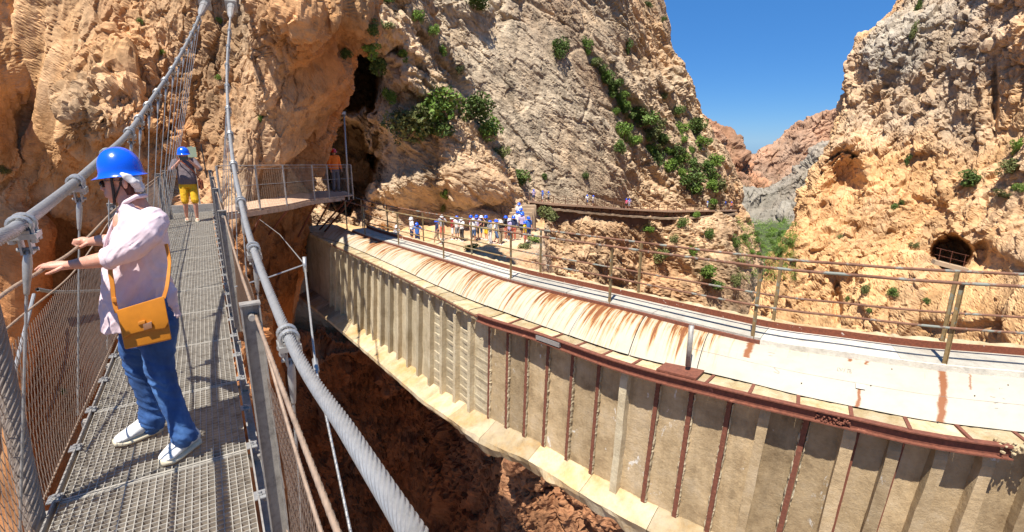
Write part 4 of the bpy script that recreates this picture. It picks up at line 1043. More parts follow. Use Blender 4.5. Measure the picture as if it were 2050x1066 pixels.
for (px, py), (qx, qy), D in (((522, 420), (505, 470), 17.6), ((575, 414), (538, 470), 18.2), ((631, 404), (597, 474), 19.5), ((660, 400), (634, 452), 20.6), ((692, 397), (640, 460), 20.8), ((704, 398), (645, 470), 21)):
    j = int(np.argmin([abs(proj(q)[0]-px) for q in outE])); a = outE[j]-BO-np.array((0, 0, .18)); mb = MB(); mb.beam(a, ond(qx, qy, D)-BO, 0.05, 0.05); mb.build('bracket', M_RUST, bw)
def drop(p, only='ledge_rocks', up=3.0):
    for o_, t_ in BVH:
        if o_.name.startswith(only):
            l, n_, i_, d_ = t_.ray_cast(Vector((p[0], p[1], p[2]+up)), Vector((0, 0, -1)), 12)
            if l is not None: return float(l[2])
    return float(p[2])
pl = empty('mast', onz(698, 390, -0.3), label='tall thin pale pole at the outer corner of the boardwalk', cat='pole')
mb = MB(); mb.tube([(0, 0, -.2), (0.06, 0.02, 3.05)], [0.04, 0.03], 8); mb.build('pole_shaft', M_GALV, pl, True)
mb = MB(); mb.box((0.05, 0.02, 3.09), (0.14, 0.10, 0.10)); mb.build('pole_head', M_GALV, pl)
# small pale green notice behind the far end of the footbridge
sg_ = empty('notice', ony(384, 305, 15.6), label='small pale green notice board fixed behind the man at the bridge end', cat='sign')
M_GREEN = simple_mat('notice_green', (0.34, 0.40, 0.26), 0.6, 0, 0.15, 5, 0)
mb = MB(); mb.box((0, 0, 0), (0.2, 0.02, 0.26)); mb.build('board', M_GREEN, sg_); mb = MB(); mb.box((0, 0.03, -1.0), (0.05, 0.03, 2.3)); mb.build('post', M_POST, sg_)

# ================================================================ the walkways on the slab cliff
def cliffD(px, py, only='cliff_slab'):
    h = hit(px, py, only=only); return None if h is None else float((h[0]-EYE) @ FH)
xs_ = np.arange(1030, 1480, 6.0)
def band_D(ytab, off):
    D = np.array([min([d for d in (cliffD(x, np.interp(x, ytab[0], ytab[1])+dy) for dy in (-8, 0, 8)) if d] or [90]) for x in xs_])
    k_ = 5; P_ = np.pad(D, k_, mode='edge'); D = np.array([np.median(P_[i:i+2*k_+1]) for i in range(len(D))]); D = np.convolve(np.pad(D, 6, mode='edge'), np.ones(13)/13, 'valid')
    return D-off
up_t = ([1030, 1100, 1180, 1260, 1340, 1480], [393, 402, 407, 413, 417, 415])
lo_t = ([1105, 1180, 1260, 1340, 1400, 1478], [417, 425, 432, 437, 435, 427])
Dup = band_D(up_t, 2.2)
ww = empty('cliff_walkway', ond(1250, 413, 75), label='long timber walkway high on the grey slab cliff, walkers on its deck', cat='walkway')
WO = np.array(ww.location)
UPc = np.array([ond(x, np.interp(x, *up_t)+6, d) for x, d in zip(xs_, Dup)])
def nrm2(C_):
    t = np.gradient(C_, axis=0); t[:, 2] = 0; t /= np.linalg.norm(t, axis=1, keepdims=True); n_ = np.stack([t[:, 1], -t[:, 0], 0*t[:, 0]], 1)
    if (n_ @ FH).mean() < 0: n_ = -n_
    return n_
nU = nrm2(UPc); Z_ = np.array((0, 0, 1.0))
def ribbon(name, secs, mat, parent, O, close=True):
    V = np.array(secs); 
    if close: V = np.concatenate([V, V[:, :1]], 1)
    return link(name, grid_mesh(name, V-O, False), mat, parent)
ribbon('deck', [[p-n_*0.0, p+n_*3.0, p+n_*3.0-Z_*.25, p-Z_*.25] for p, n_ in zip(UPc, nU)], M_WOODD, ww, WO)
ribbon('edge_beam', [[p-n_*0.12+Z_*.08, p+n_*.05+Z_*.08, p+n_*.05-Z_*.22, p-n_*.12-Z_*.22] for p, n_ in zip(UPc, nU)], M_WOOD, ww, WO)
acc = 0
for i in range(1, len(UPc)):
    acc += np.linalg.norm(UPc[i]-UPc[i-1])
    if acc > 2.0:
        acc = 0; mb = MB(); mb.beam(UPc[i]-WO, UPc[i]-WO+Z_*1.15, 0.09, 0.09); mb.build('post', M_WOODD, ww)
        mb = MB(); mb.beam(UPc[i]-WO-Z_*.2, UPc[i]-WO-Z_*1.6+nU[i]*1.9, 0.14, 0.14); mb.build('bracket', M_RUST, ww)
for h in (0.55, 1.12):
    mb = MB(); mb.tube([p-WO+Z_*h for p in UPc[::2]], 0.03, 4); mb.build('rail', M_WOODD, ww)
# boarded skirt between the walkway and the old path, then the old path itself on its masonry
xl = np.arange(1105, 1480, 6.0); Dl = np.interp(xl, xs_, Dup)-0.5
LOc = np.array([ond(x, np.interp(x, *lo_t), d) for x, d in zip(xl, Dl)]); nL = nrm2(LOc)
op = empty('old_path', ond(1250, 432, 75), label='ruined concrete path running below the timber walkway, on dark masonry arches', cat='path')
OO = np.array(op.location)
rr = random.Random(9)
ribbon('path_slab', [[p+Z_*rr.uniform(-.05, .05), p+n_*2.8, p+n_*2.8-Z_*.3, p-Z_*(.3+rr.uniform(-.06, .1))] for p, n_ in zip(LOc, nL)], M_OLD, op, OO)
for i in range(0, len(xl)-1):
    p0, p1 = LOc[i]+nL[i]*0.9, LOc[i+1]+nL[i+1]*0.9; u0 = UPc[int(np.argmin(np.abs(xs_-xl[i])))]; H0 = max(0.4, u0[2]-0.3-p0[2]); w_ = rr.uniform(-.06, .06)
    v = [p0-OO, p0+(p1-p0)*.96-OO, p0+(p1-p0)*.96+Z_*H0-OO, p0+Z_*H0-OO]; v = [q+nL[i]*w_ for q in v]; v += [q+nL[i]*0.3 for q in v]
    mb = MB(); mb.add(v, [(0, 1, 2, 3), (7, 6, 5, 4), (0, 4, 5, 1), (1, 5, 6, 2), (2, 6, 7, 3), (3, 7, 4, 0)]); mb.build('wall_board', M_WOODD, op)
def low_edge(x): return float(np.interp(x, [1105, 1150, 1180, 1220, 1240, 1270, 1300, 1340, 1400, 1478], [436, 452, 458, 468, 462, 452, 446, 452, 449, 440]))
for i in range(0, len(xl)-1):
    x = xl[i]; p0, p1 = LOc[i]+nL[i]*0.5-Z_*.3, LOc[i+1]+nL[i+1]*0.5-Z_*.3; sc_ = scale_at(p0); H0 = max(.5, (low_edge(x)-np.interp(x, *lo_t))*sc_)
    v = [p0-OO, p1-OO, p1-OO-Z_*H0, p0-OO-Z_*H0]; v += [q+nL[i]*4 for q in v]
    mb = MB(); mb.add(v, [(0, 1, 2, 3), (7, 6, 5, 4), (0, 4, 5, 1), (1, 5, 6, 2), (2, 6, 7, 3), (3, 7, 4, 0)]); mb.build('masonry', M_MASON, op)
# rocky steps from the ledge up to the walkway
stp = empty('rock_steps', ondz(1040, 35.5, ZL)[1:], label='rough stone steps climbing from the crowded ledge to the walkway', cat='steps')
SO = np.array(stp.location)
for i in range(9):
    p = SO+RT*(-.9+i*.17)+FH*(-0.6+i*0.33); h = 0.22*(i+1)
    mb = MB(); mb.box(p-SO+Z_*(h/2-.2), (1.5+.2*rng.random(), 0.5, h+.4), rot=Matrix.Rotation(-YAW+0.2*rng.random(), 3, 'Z')); mb.build('step', M_OLD, stp)
# concrete sill of the tunnel mouth in the east cliff
h_ = hit(1895, 545)
tn = empty('tunnel_mouth', h_[0], label='low concrete sill with thin railing before the arched tunnel mouth in the orange cliff', cat='tunnel sill')
TO = h_[0]; mb = MB(); 
a, b_ = ond(1868, 524, 40.2-9*.45), ond(1934, 541, 39.4-9*.45)
mb.beam(a-TO, b_-TO, 0.7, 0.30); mb.build('sill', M_OLD, tn)
for f in (0.15, 0.5, 0.9):
    q = a+(b_-a)*f; mb = MB(); mb.tube([q-TO, q-TO+Z_*1.1], 0.018, 5); mb.build('post', M_RUST, tn)
for h in (.55, 1.05):
    mb = MB(); mb.tube([a-TO+Z_*h, b_-TO+Z_*h], 0.012, 5); mb.build('rail', M_RUST, tn)

# ================================================================ plants on the rock
def leaf_mat(name, c1, c2, c3):
    mt, n, b = new_mat(name); v = mapping(n); f = noise_node(n, v, 2.2, 4, 0.6)
    oi = n.nodes.new('ShaderNodeObjectInfo'); 
    c = ramp_node(n, f, [(0.32, c2), (0.5, c1), (0.7, c3)])
    h = n.nodes.new('ShaderNodeHueSaturation'); mr = n.nodes.new('ShaderNodeMapRange'); mr.inputs['To Min'].default_value = 0.7; mr.inputs['To Max'].default_value = 1.25
    n.links.new(oi.outputs['Random'], mr.inputs['Value']); n.links.new(mr.outputs[0], h.inputs['Value']); n.links.new(c, h.inputs['Color']); n.links.new(h.outputs[0], b.inputs['Base Color'])
    b.inputs['Roughness'].default_value = 0.6; b.inputs['Specular IOR Level'].default_value = 0.25; return mt
M_LEAF = [leaf_mat('leaf_dark', (0.095, 0.15, 0.032), (0.05, 0.085, 0.018), (0.16, 0.22, 0.05)), leaf_mat('leaf_fresh', (0.14, 0.23, 0.035), (0.07, 0.125, 0.02), (0.23, 0.33, 0.06)), leaf_mat('leaf_olive', (0.15, 0.165, 0.055), (0.08, 0.095, 0.03), (0.24, 0.25, 0.09))]
M_STEM = simple_mat('bark', (0.14, 0.10, 0.07), 0.9, 0, 0.3, 6, 0.4, 0.01)
def foliage_mesh(seed, n=1100, flat=0.8):
    g = np.random.default_rng(seed); nb = g.integers(9, 15); C_ = g.normal(0, 1, (nb, 3)); C_ /= np.linalg.norm(C_, axis=1, keepdims=True); C_ *= g.uniform(0.2, 0.75, (nb, 1)); C_[:, 2] *= flat
    rad = g.uniform(0.22, 0.42, nb); w = rad**2/np.sum(rad**2); ids = g.choice(nb, n, p=w)
    d = g.normal(0, 1, (n, 3)); d /= np.linalg.norm(d, axis=1, keepdims=True); P = C_[ids]+d*rad[ids][:, None]*g.uniform(0.55, 1.08, (n, 1))**0.6
    a = g.normal(0, 1, (n, 3)); a = a*0.6+d*0.4; a /= np.linalg.norm(a, axis=1, keepdims=True); b_ = np.cross(a, g.normal(0, 1, (n, 3))); b_ /= np.linalg.norm(b_, axis=1, keepdims=True)
    L = g.uniform(0.05, 0.11, (n, 1)); Wd = L*g.uniform(0.35, 0.6, (n, 1))
    V = np.stack([P-a*L, P+b_*Wd, P+a*L, P-b_*Wd], 1).reshape(-1, 3)
    me = bpy.data.meshes.new('foliage'); me.vertices.add(4*n); me.vertices.foreach_set('co', V.reshape(-1).astype(np.float32))
    me.loops.add(4*n); me.loops.foreach_set('vertex_index', np.arange(4*n, dtype=np.int32)); me.polygons.add(n); me.polygons.foreach_set('loop_start', np.arange(0, 4*n, 4, dtype=np.int32)); me.update(calc_edges=True); return me
FOL = [[foliage_mesh(100+i+10*j) for i in range(5)] for j in range(3)]
for j in range(3):
    for me in FOL[j]: me.materials.append(M_LEAF[j])
def stem_mesh(seed):
    r_ = random.Random(seed); mb = MB()
    for i in range(6):
        a = r_.uniform(0, 6.28); t = r_.uniform(.3, .7); mb.tube([(0, 0, -1.0), (math.cos(a)*t*.4, math.sin(a)*t*.4, -.4), (math.cos(a)*t, math.sin(a)*t, r_.uniform(0, .5))], [.06, .04, .015], 5)
    return mb.mesh('stem')
STM = [stem_mesh(i) for i in range(3)]
for s_m_ in STM: s_m_.materials.append(M_STEM)
nb_ = 0
def bush(px, py, rx, ry, kind=0, where='on the cliff', size='', look=None):
    global nb_
    h = hit(px, py)
    if h is None: return
    p, n_, ds = h; s_ = scale_at(p); nb_ += 1
    kindname = {0: 'dark green shrub', 1: 'fresh green shrub', 2: 'olive dry shrub'}[kind]
    o = empty('shrub', p+n_*rx*s_*0.45-ray(px, py)*0.0, rz=rng.uniform(0, 6.28), label=(look or f'{size}{kindname} {where}').strip(), cat='shrub', group='shrubs growing on the gorge walls')
    f = link('foliage', FOL[kind][nb_ % 5], None, o); f.scale = (rx*s_*1.38, rx*s_*1.3, ry*s_*1.38); f.rotation_euler = (rng.uniform(-.3, .3), rng.uniform(-.3, .3), 0)
    if rx > 9:
        t = link('stem', STM[nb_ % 3], None, o); t.scale = (rx*s_*.8, rx*s_*.8, ry*s_*.8)
    return o
B_ = [
 (850, 222, 54, 46, 1, 'largest bright bush, right of the dark cave'), (802, 246, 44, 36, 2, 'olive bush leaning out just left of the largest bright bush'), (876, 256, 24, 22, 0, 'dark bush at the foot of the largest bright bush'),
 (938, 232, 38, 32, 0, 'dark green bush on the rib right of the big bright bush'), (965, 262, 28, 26, 1, 'green bush hanging below the dark bush on the rib'), (992, 302, 22, 20, 2, 'olive shrub low on the rib above the ledge'),
 (768, 130, 24, 22, 0, 'dark bush above the cave mouth'), (738, 96, 20, 16, 1, 'fresh green bush at the nose of the overhang'), (808, 108, 17, 15, 1, 'small green bush above the cave'), (745, 60, 14, 16, 0, 'dark bush under the top of the overhanging nose'),
 (778, 186, 16, 20, 1, 'green shrub between cave and big bush'), (836, 32, 12, 14, 1, 'green tuft high in the gully'), (776, 46, 15, 10, 2, 'olive tuft at the top of the gully'), (775, 6, 16, 8, 0, 'dark shrub at the top edge over the gully'), (864, 60, 10, 12, 1, 'small shrub on the right side of the gully'),
 (885, 98, 9, 10, 1, 'small green tuft on the rib halfway up'), (916, 138, 9, 10, 2, 'small olive tuft on the rib'), (690, 105, 12, 14, 0, 'dark shrub on the lip of the overhang'),
 (1115, 102, 20, 22, 0, 'round dark bush alone on the upper slab'), (1174, 88, 11, 13, 1, 'round green bush left of the red pillar'), (1254, 95, 9, 14, 0, 'dark bush on the red pillar'), (952, 8, 26, 12, 0, 'dark bush at the top of the slab'),
 (1190, 130, 12, 12, 2, 'olive bush at the top of the diagonal green band'), (1206, 152, 14, 12, 1, 'second bush down the diagonal green band'), (1222, 172, 16, 14, 0, 'third bush down the diagonal green band'), (1238, 196, 15, 14, 1, 'fourth bush down the diagonal green band'), (1250, 216, 12, 12, 0, 'lowest bush of the diagonal green band'),
 (1244, 262, 17, 22, 1, 'bright bush under the diagonal green band'), (1240, 292, 14, 16, 0, 'dark bush in the cleft under the bright bush'), (1284, 236, 28, 20, 0, 'broad dark bush at the base of the red pillar'), (1300, 260, 22, 16, 2, 'olive bush below the broad dark bush'), (1322, 276, 14, 12, 0, 'dark shrub right of the olive bush on the slope'),
 (1310, 318, 18, 20, 0, 'dark bush halfway down the right slope'), (1345, 335, 18, 18, 1, 'green bush on the right slope above the walkway'), (1378, 362, 26, 24, 0, 'large dark bush just above the walkway'), (1396, 384, 18, 14, 1, 'green bush touching the walkway rail'), (1384, 258, 20, 24, 0, 'dark bush at the right skyline of the slab'),
 (1400, 288, 16, 16, 1, 'green bush below the right skyline'), (1412, 338, 18, 18, 0, 'dark bush on the right shoulder'), (1432, 322, 16, 12, 1, 'green bush at the end of the right shoulder'), (1436, 372, 14, 14, 2, 'olive bush above the far end of the walkway'), (1300, 296, 13, 14, 1, 'small green bush in the slope cracks'),
 (1358, 222, 11, 13, 0, 'dark shrub on the red skyline step'), (1332, 186, 8, 12, 2, 'olive shrub on the red buttress'), (1350, 300, 14, 14, 0, 'dark bush in the middle of the right slope'), (1366, 320, 14, 14, 1, 'green bush left of the right shoulder'), (1384, 330, 12, 16, 0, 'dark bush filling the shoulder gully'),
 (1294, 12, 10, 6, 0, 'dark shrub at the very top of the slab skyline'), (1325, 40, 6, 6, 0, 'tiny shrub on the top skyline corner'), (1170, 354, 7, 9, 0, 'tiny dark shrub on the smooth wall above the walkway'), (1090, 354, 6, 7, 0, 'tiny shrub at the crack above the walkway start'),
 (1036, 358, 24, 20, 0, 'round dark bush above the start of the walkway'), (1084, 436, 24, 20, 2, 'olive green bush right of the stone steps'), (890, 385, 9, 12, 1, 'thin green creeper behind the waiting crowd'), (888, 420, 7, 12, 2, 'dry creeper hanging behind the waiting crowd'),
 (946, 500, 16, 8, 1, 'low green tuft on the edge of the crowded ledge'), (1052, 498, 14, 8, 2, 'dry tuft on the right of the crowded ledge'), (1068, 484, 12, 8, 1, 'green tuft beside the crowded ledge'),
 (1332, 432, 10, 10, 1, 'green bush on the old path'), (1386, 432, 12, 7, 1, 'green trailing shrub between walkway and old path'), (1318, 512, 18, 16, 2, 'olive shrub below the old path'), (1296, 456, 12, 8, 1, 'green tuft under the masonry'),
 (1365, 446, 9, 14, 0, 'dark shrub hanging under the old path'), (1420, 470, 9, 14, 0, 'dark shrub between the rock fins'), (1468, 488, 9, 16, 0, 'dark bush near the right end of the rock fins'), (1410, 540, 22, 18, 1, 'green bush low between the rock fins'), (1432, 570, 18, 12, 0, 'dark green bush at the bottom of the rock fins'), (1470, 560, 10, 16, 2, 'olive shrub on the lowest rock fin'), (1345, 480, 9, 10, 2, 'small olive shrub on the first rock fin'), (1385, 505, 9, 12, 1, 'small green shrub on the second rock fin'),
 (1942, 366, 26, 15, 0, 'dark bush alone on the east cliff above the tunnel'), (2032, 328, 22, 18, 2, 'olive bush at the right edge of the east cliff'), (2046, 292, 14, 18, 1, 'green bush at the right edge above the olive one'), (1838, 18, 9, 20, 0, 'dark creeper at the top of the east cliff cleft'), (1826, 62, 8, 22, 2, 'olive creeper down the east cliff cleft'),
 (1818, 320, 7, 11, 0, 'small dark shrub in the middle of the east cliff'), (1786, 416, 7, 11, 0, 'left of two small shrubs on the orange face'), (1802, 408, 5, 10, 0, 'right of two small shrubs on the orange face'), (1790, 588, 12, 11, 0, 'dark shrub low on the orange face behind the railing'), (1736, 580, 9, 14, 2, 'olive shrub low on the orange face'),
 (1578, 488, 9, 12, 2, 'olive shrub on the left foot of the east cliff'), (1682, 478, 8, 10, 2, 'tiny olive shrub on the orange nose'), (1834, 494, 9, 8, 2, 'tiny olive shrub left of the tunnel mouth'), (2012, 398, 18, 8, 2, 'low olive shrub right of the lone dark bush'), (2044, 380, 12, 10, 1, 'low green shrub at the right edge'), (1856, 604, 6, 6, 0, 'tiny dark shrub beneath the tunnel mouth'), (1742, 622, 6, 6, 0, 'tiny dark shrub at the foot of the orange face'), (1700, 600, 6, 8, 0, 'tiny dark shrub right of the dark slit'),
 (524, 234, 6, 9, 1, 'small green tuft on the pale western cliff by the cables'), (284, 44, 6, 6, 1, 'tiny green tuft high on the western cliff'), (322, 106, 7, 7, 1, 'small green tuft on the western cliff left of the cable'), (440, 158, 7, 8, 1, 'small green tuft between the two bridge cables'), (443, 44, 7, 7, 1, 'tiny green tuft beside the right cable anchor'), (10, 338, 9, 10, 2, 'olive tuft at the left edge of the western cliff'), (128, 782, 5, 8, 1, 'tiny green tuft seen through the net below the bridge'),
]
for px, py, rx, ry, kd, lab in B_:
    bush(px, py, rx, ry, kd, look=lab)
for i in range(46):
    f = (i+rng.random())/46; sz = rng.uniform(7, 14); kd2 = i % 3 if i % 5 else 1
    if i % 3 == 0: px, py = 1180+90*f+rng.uniform(-10, 10), 112+125*f+rng.uniform(-8, 8)
    else: px, py = 1255+200*f+rng.uniform(-45, 30), 225+165*f+rng.uniform(-34, 40)
    o = bush(px, py, sz, sz*rng.uniform(.85, 1.1), kd2, look=('big' if sz > 12 else 'middling' if sz > 9.5 else 'small')+(' dark', ' fresh green', ' olive')[kd2]+' bush '+('high in the diagonal cleft of the slab cliff' if i % 3 == 0 and f < .5 else 'low in the diagonal cleft of the slab cliff' if i % 3 == 0 else 'in the dense green band, its upper third' if f < .34 else 'in the dense green band, its middle' if f < .67 else 'in the dense green band, just above the walkway'))
    if o: o['group'] = 'close-growing bushes on the right slope of the slab cliff'
for i in range(22):
    px, py = 1488+rng.random()*80, 462+rng.random()*60
    o = bush(px, py, rng.uniform(5, 9), rng.uniform(5, 8), i % 2, look=('dark' if i % 2 == 0 else 'fresh green')+' rounded tree in the '+('left' if px < 1515 else 'right' if px > 1542 else 'middle')+(' upper' if py < 480 else ' lower' if py > 502 else ' central')+' part of the wooded valley bottom')
    if o: o.name = 'valley_tree'; o['category'] = 'tree'; o['group'] = 'trees in the valley bottom'
# scrub and grass tufts too many to count, clinging in cracks of the slab and on the ledges
def scrub(name, label, cat, regions, cnt, seed, mats, size=(2.5, 6)):
    g = np.random.default_rng(seed); base = FOL[mats][0]
    nv = len(base.vertices); co = np.zeros(nv*3, np.float32); base.vertices.foreach_get('co', co); co = co.reshape(-1, 4, 3)[:240]
    Vs = []
    for _ in range(cnt):
        r = regions[g.integers(len(regions))]; px = g.uniform(r[0], r[2]); py = g.uniform(r[1], r[3]); h = hit(px, py)
        if h is None or h[1][2] < 0.0: continue
        s_ = scale_at(h[0])*g.uniform(*size); sub = co[g.choice(240, 110)]; Vs.append((sub*s_*np.array((1, 1, .8))+h[0]).reshape(-1, 3))
    V = np.concatenate(Vs); n = len(V)//4
    me = bpy.data.meshes.new(name); me.vertices.add(4*n); me.vertices.foreach_set('co', V.reshape(-1).astype(np.float32)); me.loops.add(4*n); me.loops.foreach_set('vertex_index', np.arange(4*n, dtype=np.int32)); me.polygons.add(n); me.polygons.foreach_set('loop_start', np.arange(0, 4*n, 4, dtype=np.int32)); me.update(calc_edges=True)
    o = link(name, me, M_LEAF[mats]); tag(o, label, cat, kind='stuff')
scrub('slope_scrub', 'low scrub scattered over the right slope of the slab cliff', 'scrub', [(1230, 230, 1430, 400), (1330, 440, 1500, 620), (1390, 260, 1470, 400)], 190, 1, 0)
scrub('ledge_tufts', 'dry grass tufts scattered over the rocks round the crowded ledge', 'grass', [(730, 20, 900, 200), (900, 440, 1130, 560), (1000, 300, 1100, 400), (1600, 400, 2050, 640)], 120, 2, 2, (1.5, 3.5))
scrub('far_scrub', 'green and yellow scrub on the pale slope down the valley', 'scrub', [(1480, 355, 1640, 400), (1460, 330, 1500, 390), (1480, 340, 1560, 380)], 260, 4, 2, (2.0, 4.5))
scrub('valley_wood', 'thick green wood filling the valley bottom between the cliffs', 'wood', [(1475, 440, 1600, 560)], 340, 5, 1, (8, 16))
# ================================================================ people
def remesh(mb, voxel, iters=3, name='body', wr=None):
    me0 = mb.mesh(name+'_src'); o = bpy.data.objects.new('tmp', me0); COL.objects.link(o)
    rm = o.modifiers.new('r', 'REMESH'); rm.mode = 'VOXEL'; rm.voxel_size = voxel; rm.use_smooth_shade = True
    smo = o.modifiers.new('s', 'SMOOTH'); smo.factor = 0.5; smo.iterations = iters
    dg = bpy.context.evaluated_depsgraph_get(); me = bpy.data.meshes.new_from_object(o.evaluated_get(dg)); me.name = name
    bpy.data.objects.remove(o); bpy.data.meshes.remove(me0)
    if wr is not None:
        n = len(me.vertices); co = np.zeros(n*3, np.float32); me.vertices.foreach_get('co', co); co = co.reshape(-1, 3)
        no = np.zeros(n*3, np.float32); me.vertices.foreach_get('normal', no); no = no.reshape(-1, 3)
        co = co+no*wr(co)[:, None]; me.vertices.foreach_set('co', co.reshape(-1).astype(np.float32)); me.update()
    smooth(me); me.materials.clear(); return me
def limb(mb, pts, rad, n=12, ends=True):
    mb.tube(pts, rad, n)
    if ends:
        for p, r_ in ((pts[0], rad[0]), (pts[-1], rad[-1])): mb.ball(p, r_, 10)
def skin_mat(name, c):
    mt, n, b = new_mat(name); f = noise_node(n, mapping(n), 14, 4, 0.6)
    n.links.new(ramp_node(n, f, [(0.3, tuple(q*.85 for q in c)), (0.7, tuple(min(1, q*1.1) for q in c))]), b.inputs['Base Color']); b.inputs['Roughness'].default_value = 0.5
    b.inputs['Subsurface Weight'].default_value = 0.12; b.inputs['Subsurface Radius'].default_value = (0.01, 0.004, 0.002); b.inputs['Subsurface Scale'].default_value = 0.5; return mt
M_SKIN = skin_mat('skin', (0.62, 0.30, 0.20)); M_SKIN2 = skin_mat('tanned_skin', (0.50, 0.25, 0.15))
def cloth_mat(name, c, rough=0.85, sc_=60, var=.12):
    return simple_mat(name, c, rough, 0, var, sc_*.2, 0.35, 0.002)
M_LINEN = cloth_mat('pale_pink_linen', (0.72, 0.56, 0.58))
def denim():
    mt, n, b = new_mat('denim'); v = mapping(n); f = noise_node(n, mapping(n, (1, 1, .5)), 7, 5, .6)
    n.links.new(ramp_node(n, f, [(0.3, (0.015, 0.045, 0.13)), (0.52, (0.028, 0.085, 0.24)), (0.75, (0.085, 0.20, 0.42))]), b.inputs['Base Color']); b.inputs['Roughness'].default_value = 0.9
    bump(n, b, noise_node(n, v, 220, 3, .6), .3, .001); return mt
M_DENIM = denim()
def gloss(name, c, rough=0.22, coat=0.5):
    mt, n, b = new_mat(name); b.inputs['Base Color'].default_value = (*c, 1); f = noise_node(n, mapping(n), 30, 4, .6)
    n.links.new(ramp_node(n, f, [(0.3, g3(rough*.8)), (0.7, g3(rough*1.4))]), b.inputs['Roughness']); b.inputs['Coat Weight'].default_value = coat; b.inputs['Coat Roughness'].default_value = 0.12; return mt
M_HELM = gloss('blue_helmet_plastic', (0.005, 0.10, 0.72)); M_HELMW = gloss('white_helmet_plastic', (0.75, 0.75, 0.74)); M_HELMR = gloss('red_helmet_plastic', (0.62, 0.015, 0.01))
M_BLACK = simple_mat('black_webbing', (0.02, 0.018, 0.018), 0.7, 0, 0.2, 20, 0.2, 0.001)
M_LENS = gloss('dark_lens', (0.02, 0.015, 0.012), 0.08)
M_HAIR = simple_mat('dark_red_hair', (0.085, 0.022, 0.016), 0.55, 0, 0.4, 40, 0.6, 0.004, stretch=(1, 1, .2))
M_LEATHER = simple_mat('mustard_leather', (0.50, 0.175, 0.008), 0.5, 0, 0.15, 12, 0.35, 0.0015)
M_STRAP = simple_mat('tan_strap', (0.52, 0.19, 0.02), 0.55, 0, 0.15, 20, 0.3, 0.001)
M_BRASS = simple_mat('brass', (0.55, 0.32, 0.2), 0.35, 0.8, 0.1, 20, 0)
M_SHOE = simple_mat('white_knit', (0.72, 0.70, 0.66), 0.8, 0, 0.12, 60, 0.4, 0.002); M_SOLE = simple_mat('cream_rubber', (0.70, 0.60, 0.42), 0.6, 0, 0.1, 20, 0.1, 0.001)

# ---------------- the woman at the net
DW = 2.63
base = (onz(290, 870, 0)+onz(375, 905, 0))/2; base[2] = 0
wm = empty('person', base, label='woman in blue helmet, pale pink shirt and jeans leaning on the bridge rope', cat='person')
WB = np.array(base)
def Wp(px, py, dD=0.0): return ond(px, py, DW+dD)-WB
def mpx(px, py, dD=0.0): return scale_at(ond(px, py, DW+dD))
def axes_at(c):
    v_ = (np.array(c)+WB-EYE)*np.array((1, 1, 0)); v_ = v_/np.linalg.norm(v_); return np.array((v_[1], -v_[0], 0.0)), v_, float(v_ @ FH)
FWD = -RT                                                     # she faces left
def ring(px, py, h, dep, dD=0.0, tilt=0.0):
    c = Wp(px, py, dD); s_ = mpx(px, py, dD); ud, vd, ca = axes_at(c); u = (ud*math.cos(tilt)*ca+Z_*math.sin(tilt))*h*s_; return (c, u, vd*dep)
def plimb(mb, spec, n=14):
    """spec: (px, py, r_px, dD)"""
    limb(mb, [Wp(a, b_, d) for a, b_, r_, d in spec], [r_*mpx(a, b_, d)*.91 for a, b_, r_, d in spec], n)
# body: head, neck, forearms, hands
mb = MB()
Rh = Matrix((tuple(RT), tuple(FH), (0, 0, 1))).transposed()
def hb(px, py, rx, rd, rz, dD=0.0, tl=0.0):
    s_ = mpx(px, py, dD); c = Wp(px, py, dD); ud, vd, ca = axes_at(c)
    mb.ball(c, (rx*s_*ca, rd, rz*s_), 16, rot=Matrix((tuple(ud), tuple(vd), (0, 0, 1))).transposed() @ Matrix.Rotation(tl, 3, 'Y'))
hb(243, 348, 33, .076, 38); hb(232, 368, 24, .066, 28); hb(229, 385, 18, .052, 21); hb(226, 400, 9, .026, 8); hb(240, 380, 20, .060, 24)
hb(215, 360, 6.5, .045, 5)                                    # brow
mb.tube([Wp(214, 360), Wp(208, 371), Wp(205.5, 379), Wp(211, 382)], [.007, .010, .0135, .008], 8)     # nose
hb(213, 388, 5, .022, 3.2); hb(214, 393.5, 5, .021, 3.2); hb(221, 385, 8, .038, 10)                        # lips, muzzle
for sd_ in (-1, 1): hb(222, 377, 8, .022, 9, sd_*.033); hb(250, 368, 6, .010, 11, sd_*.078)                 # cheeks, ears
mb.tube([Wp(247, 372), Wp(256, 392), Wp(266, 408), Wp(275, 430)], [.058, .054, .062, .08], 14)             # neck
plimb(mb, [(236, 514, 19, -.22), (214, 519, 18.5, -.24), (185, 524, 15.5, -.26), (160, 528, 12.5, -.27), (140, 531, 10, -.27), (128, 532, 9.5, -.27)])
plimb(mb, [(250, 486, 17, .22), (225, 482, 15, .28), (200, 482, 12.5, .33), (184, 484, 9.5, .36), (176, 485, 9, .37)])
def finger(spec): plimb(mb, spec, 8)
# near hand lies over the rope, fingers long
s0 = mpx(100, 535, -.27)
mb.loft([(Wp(x, y, -.27), Vector(Z_)*h*s0, FH*w_) for x, y, h, w_ in ((134, 532, 9, .024), (124, 532, 9.5, .032), (112, 532, 9, .040), (101, 532, 8, .041), (95, 532, 6, .038))])
for i, (dd, L, dy) in enumerate(((-.030, 24, 2), (-.010, 28, 0), (.011, 26, -1), (.030, 21, -1))):
    D_ = -.27+dd; finger([(100, 533, 4.4, D_), (100-L*.42, 531+dy, 3.9, D_), (100-L*.75, 535+dy*1.5, 3.5, D_), (100-L*1.05, 541+dy*2, 2.9, D_)])
finger([(124, 536, 5, -.31), (112, 542, 4.6, -.33), (100, 547, 3.8, -.33), (93, 549, 3.2, -.33)])
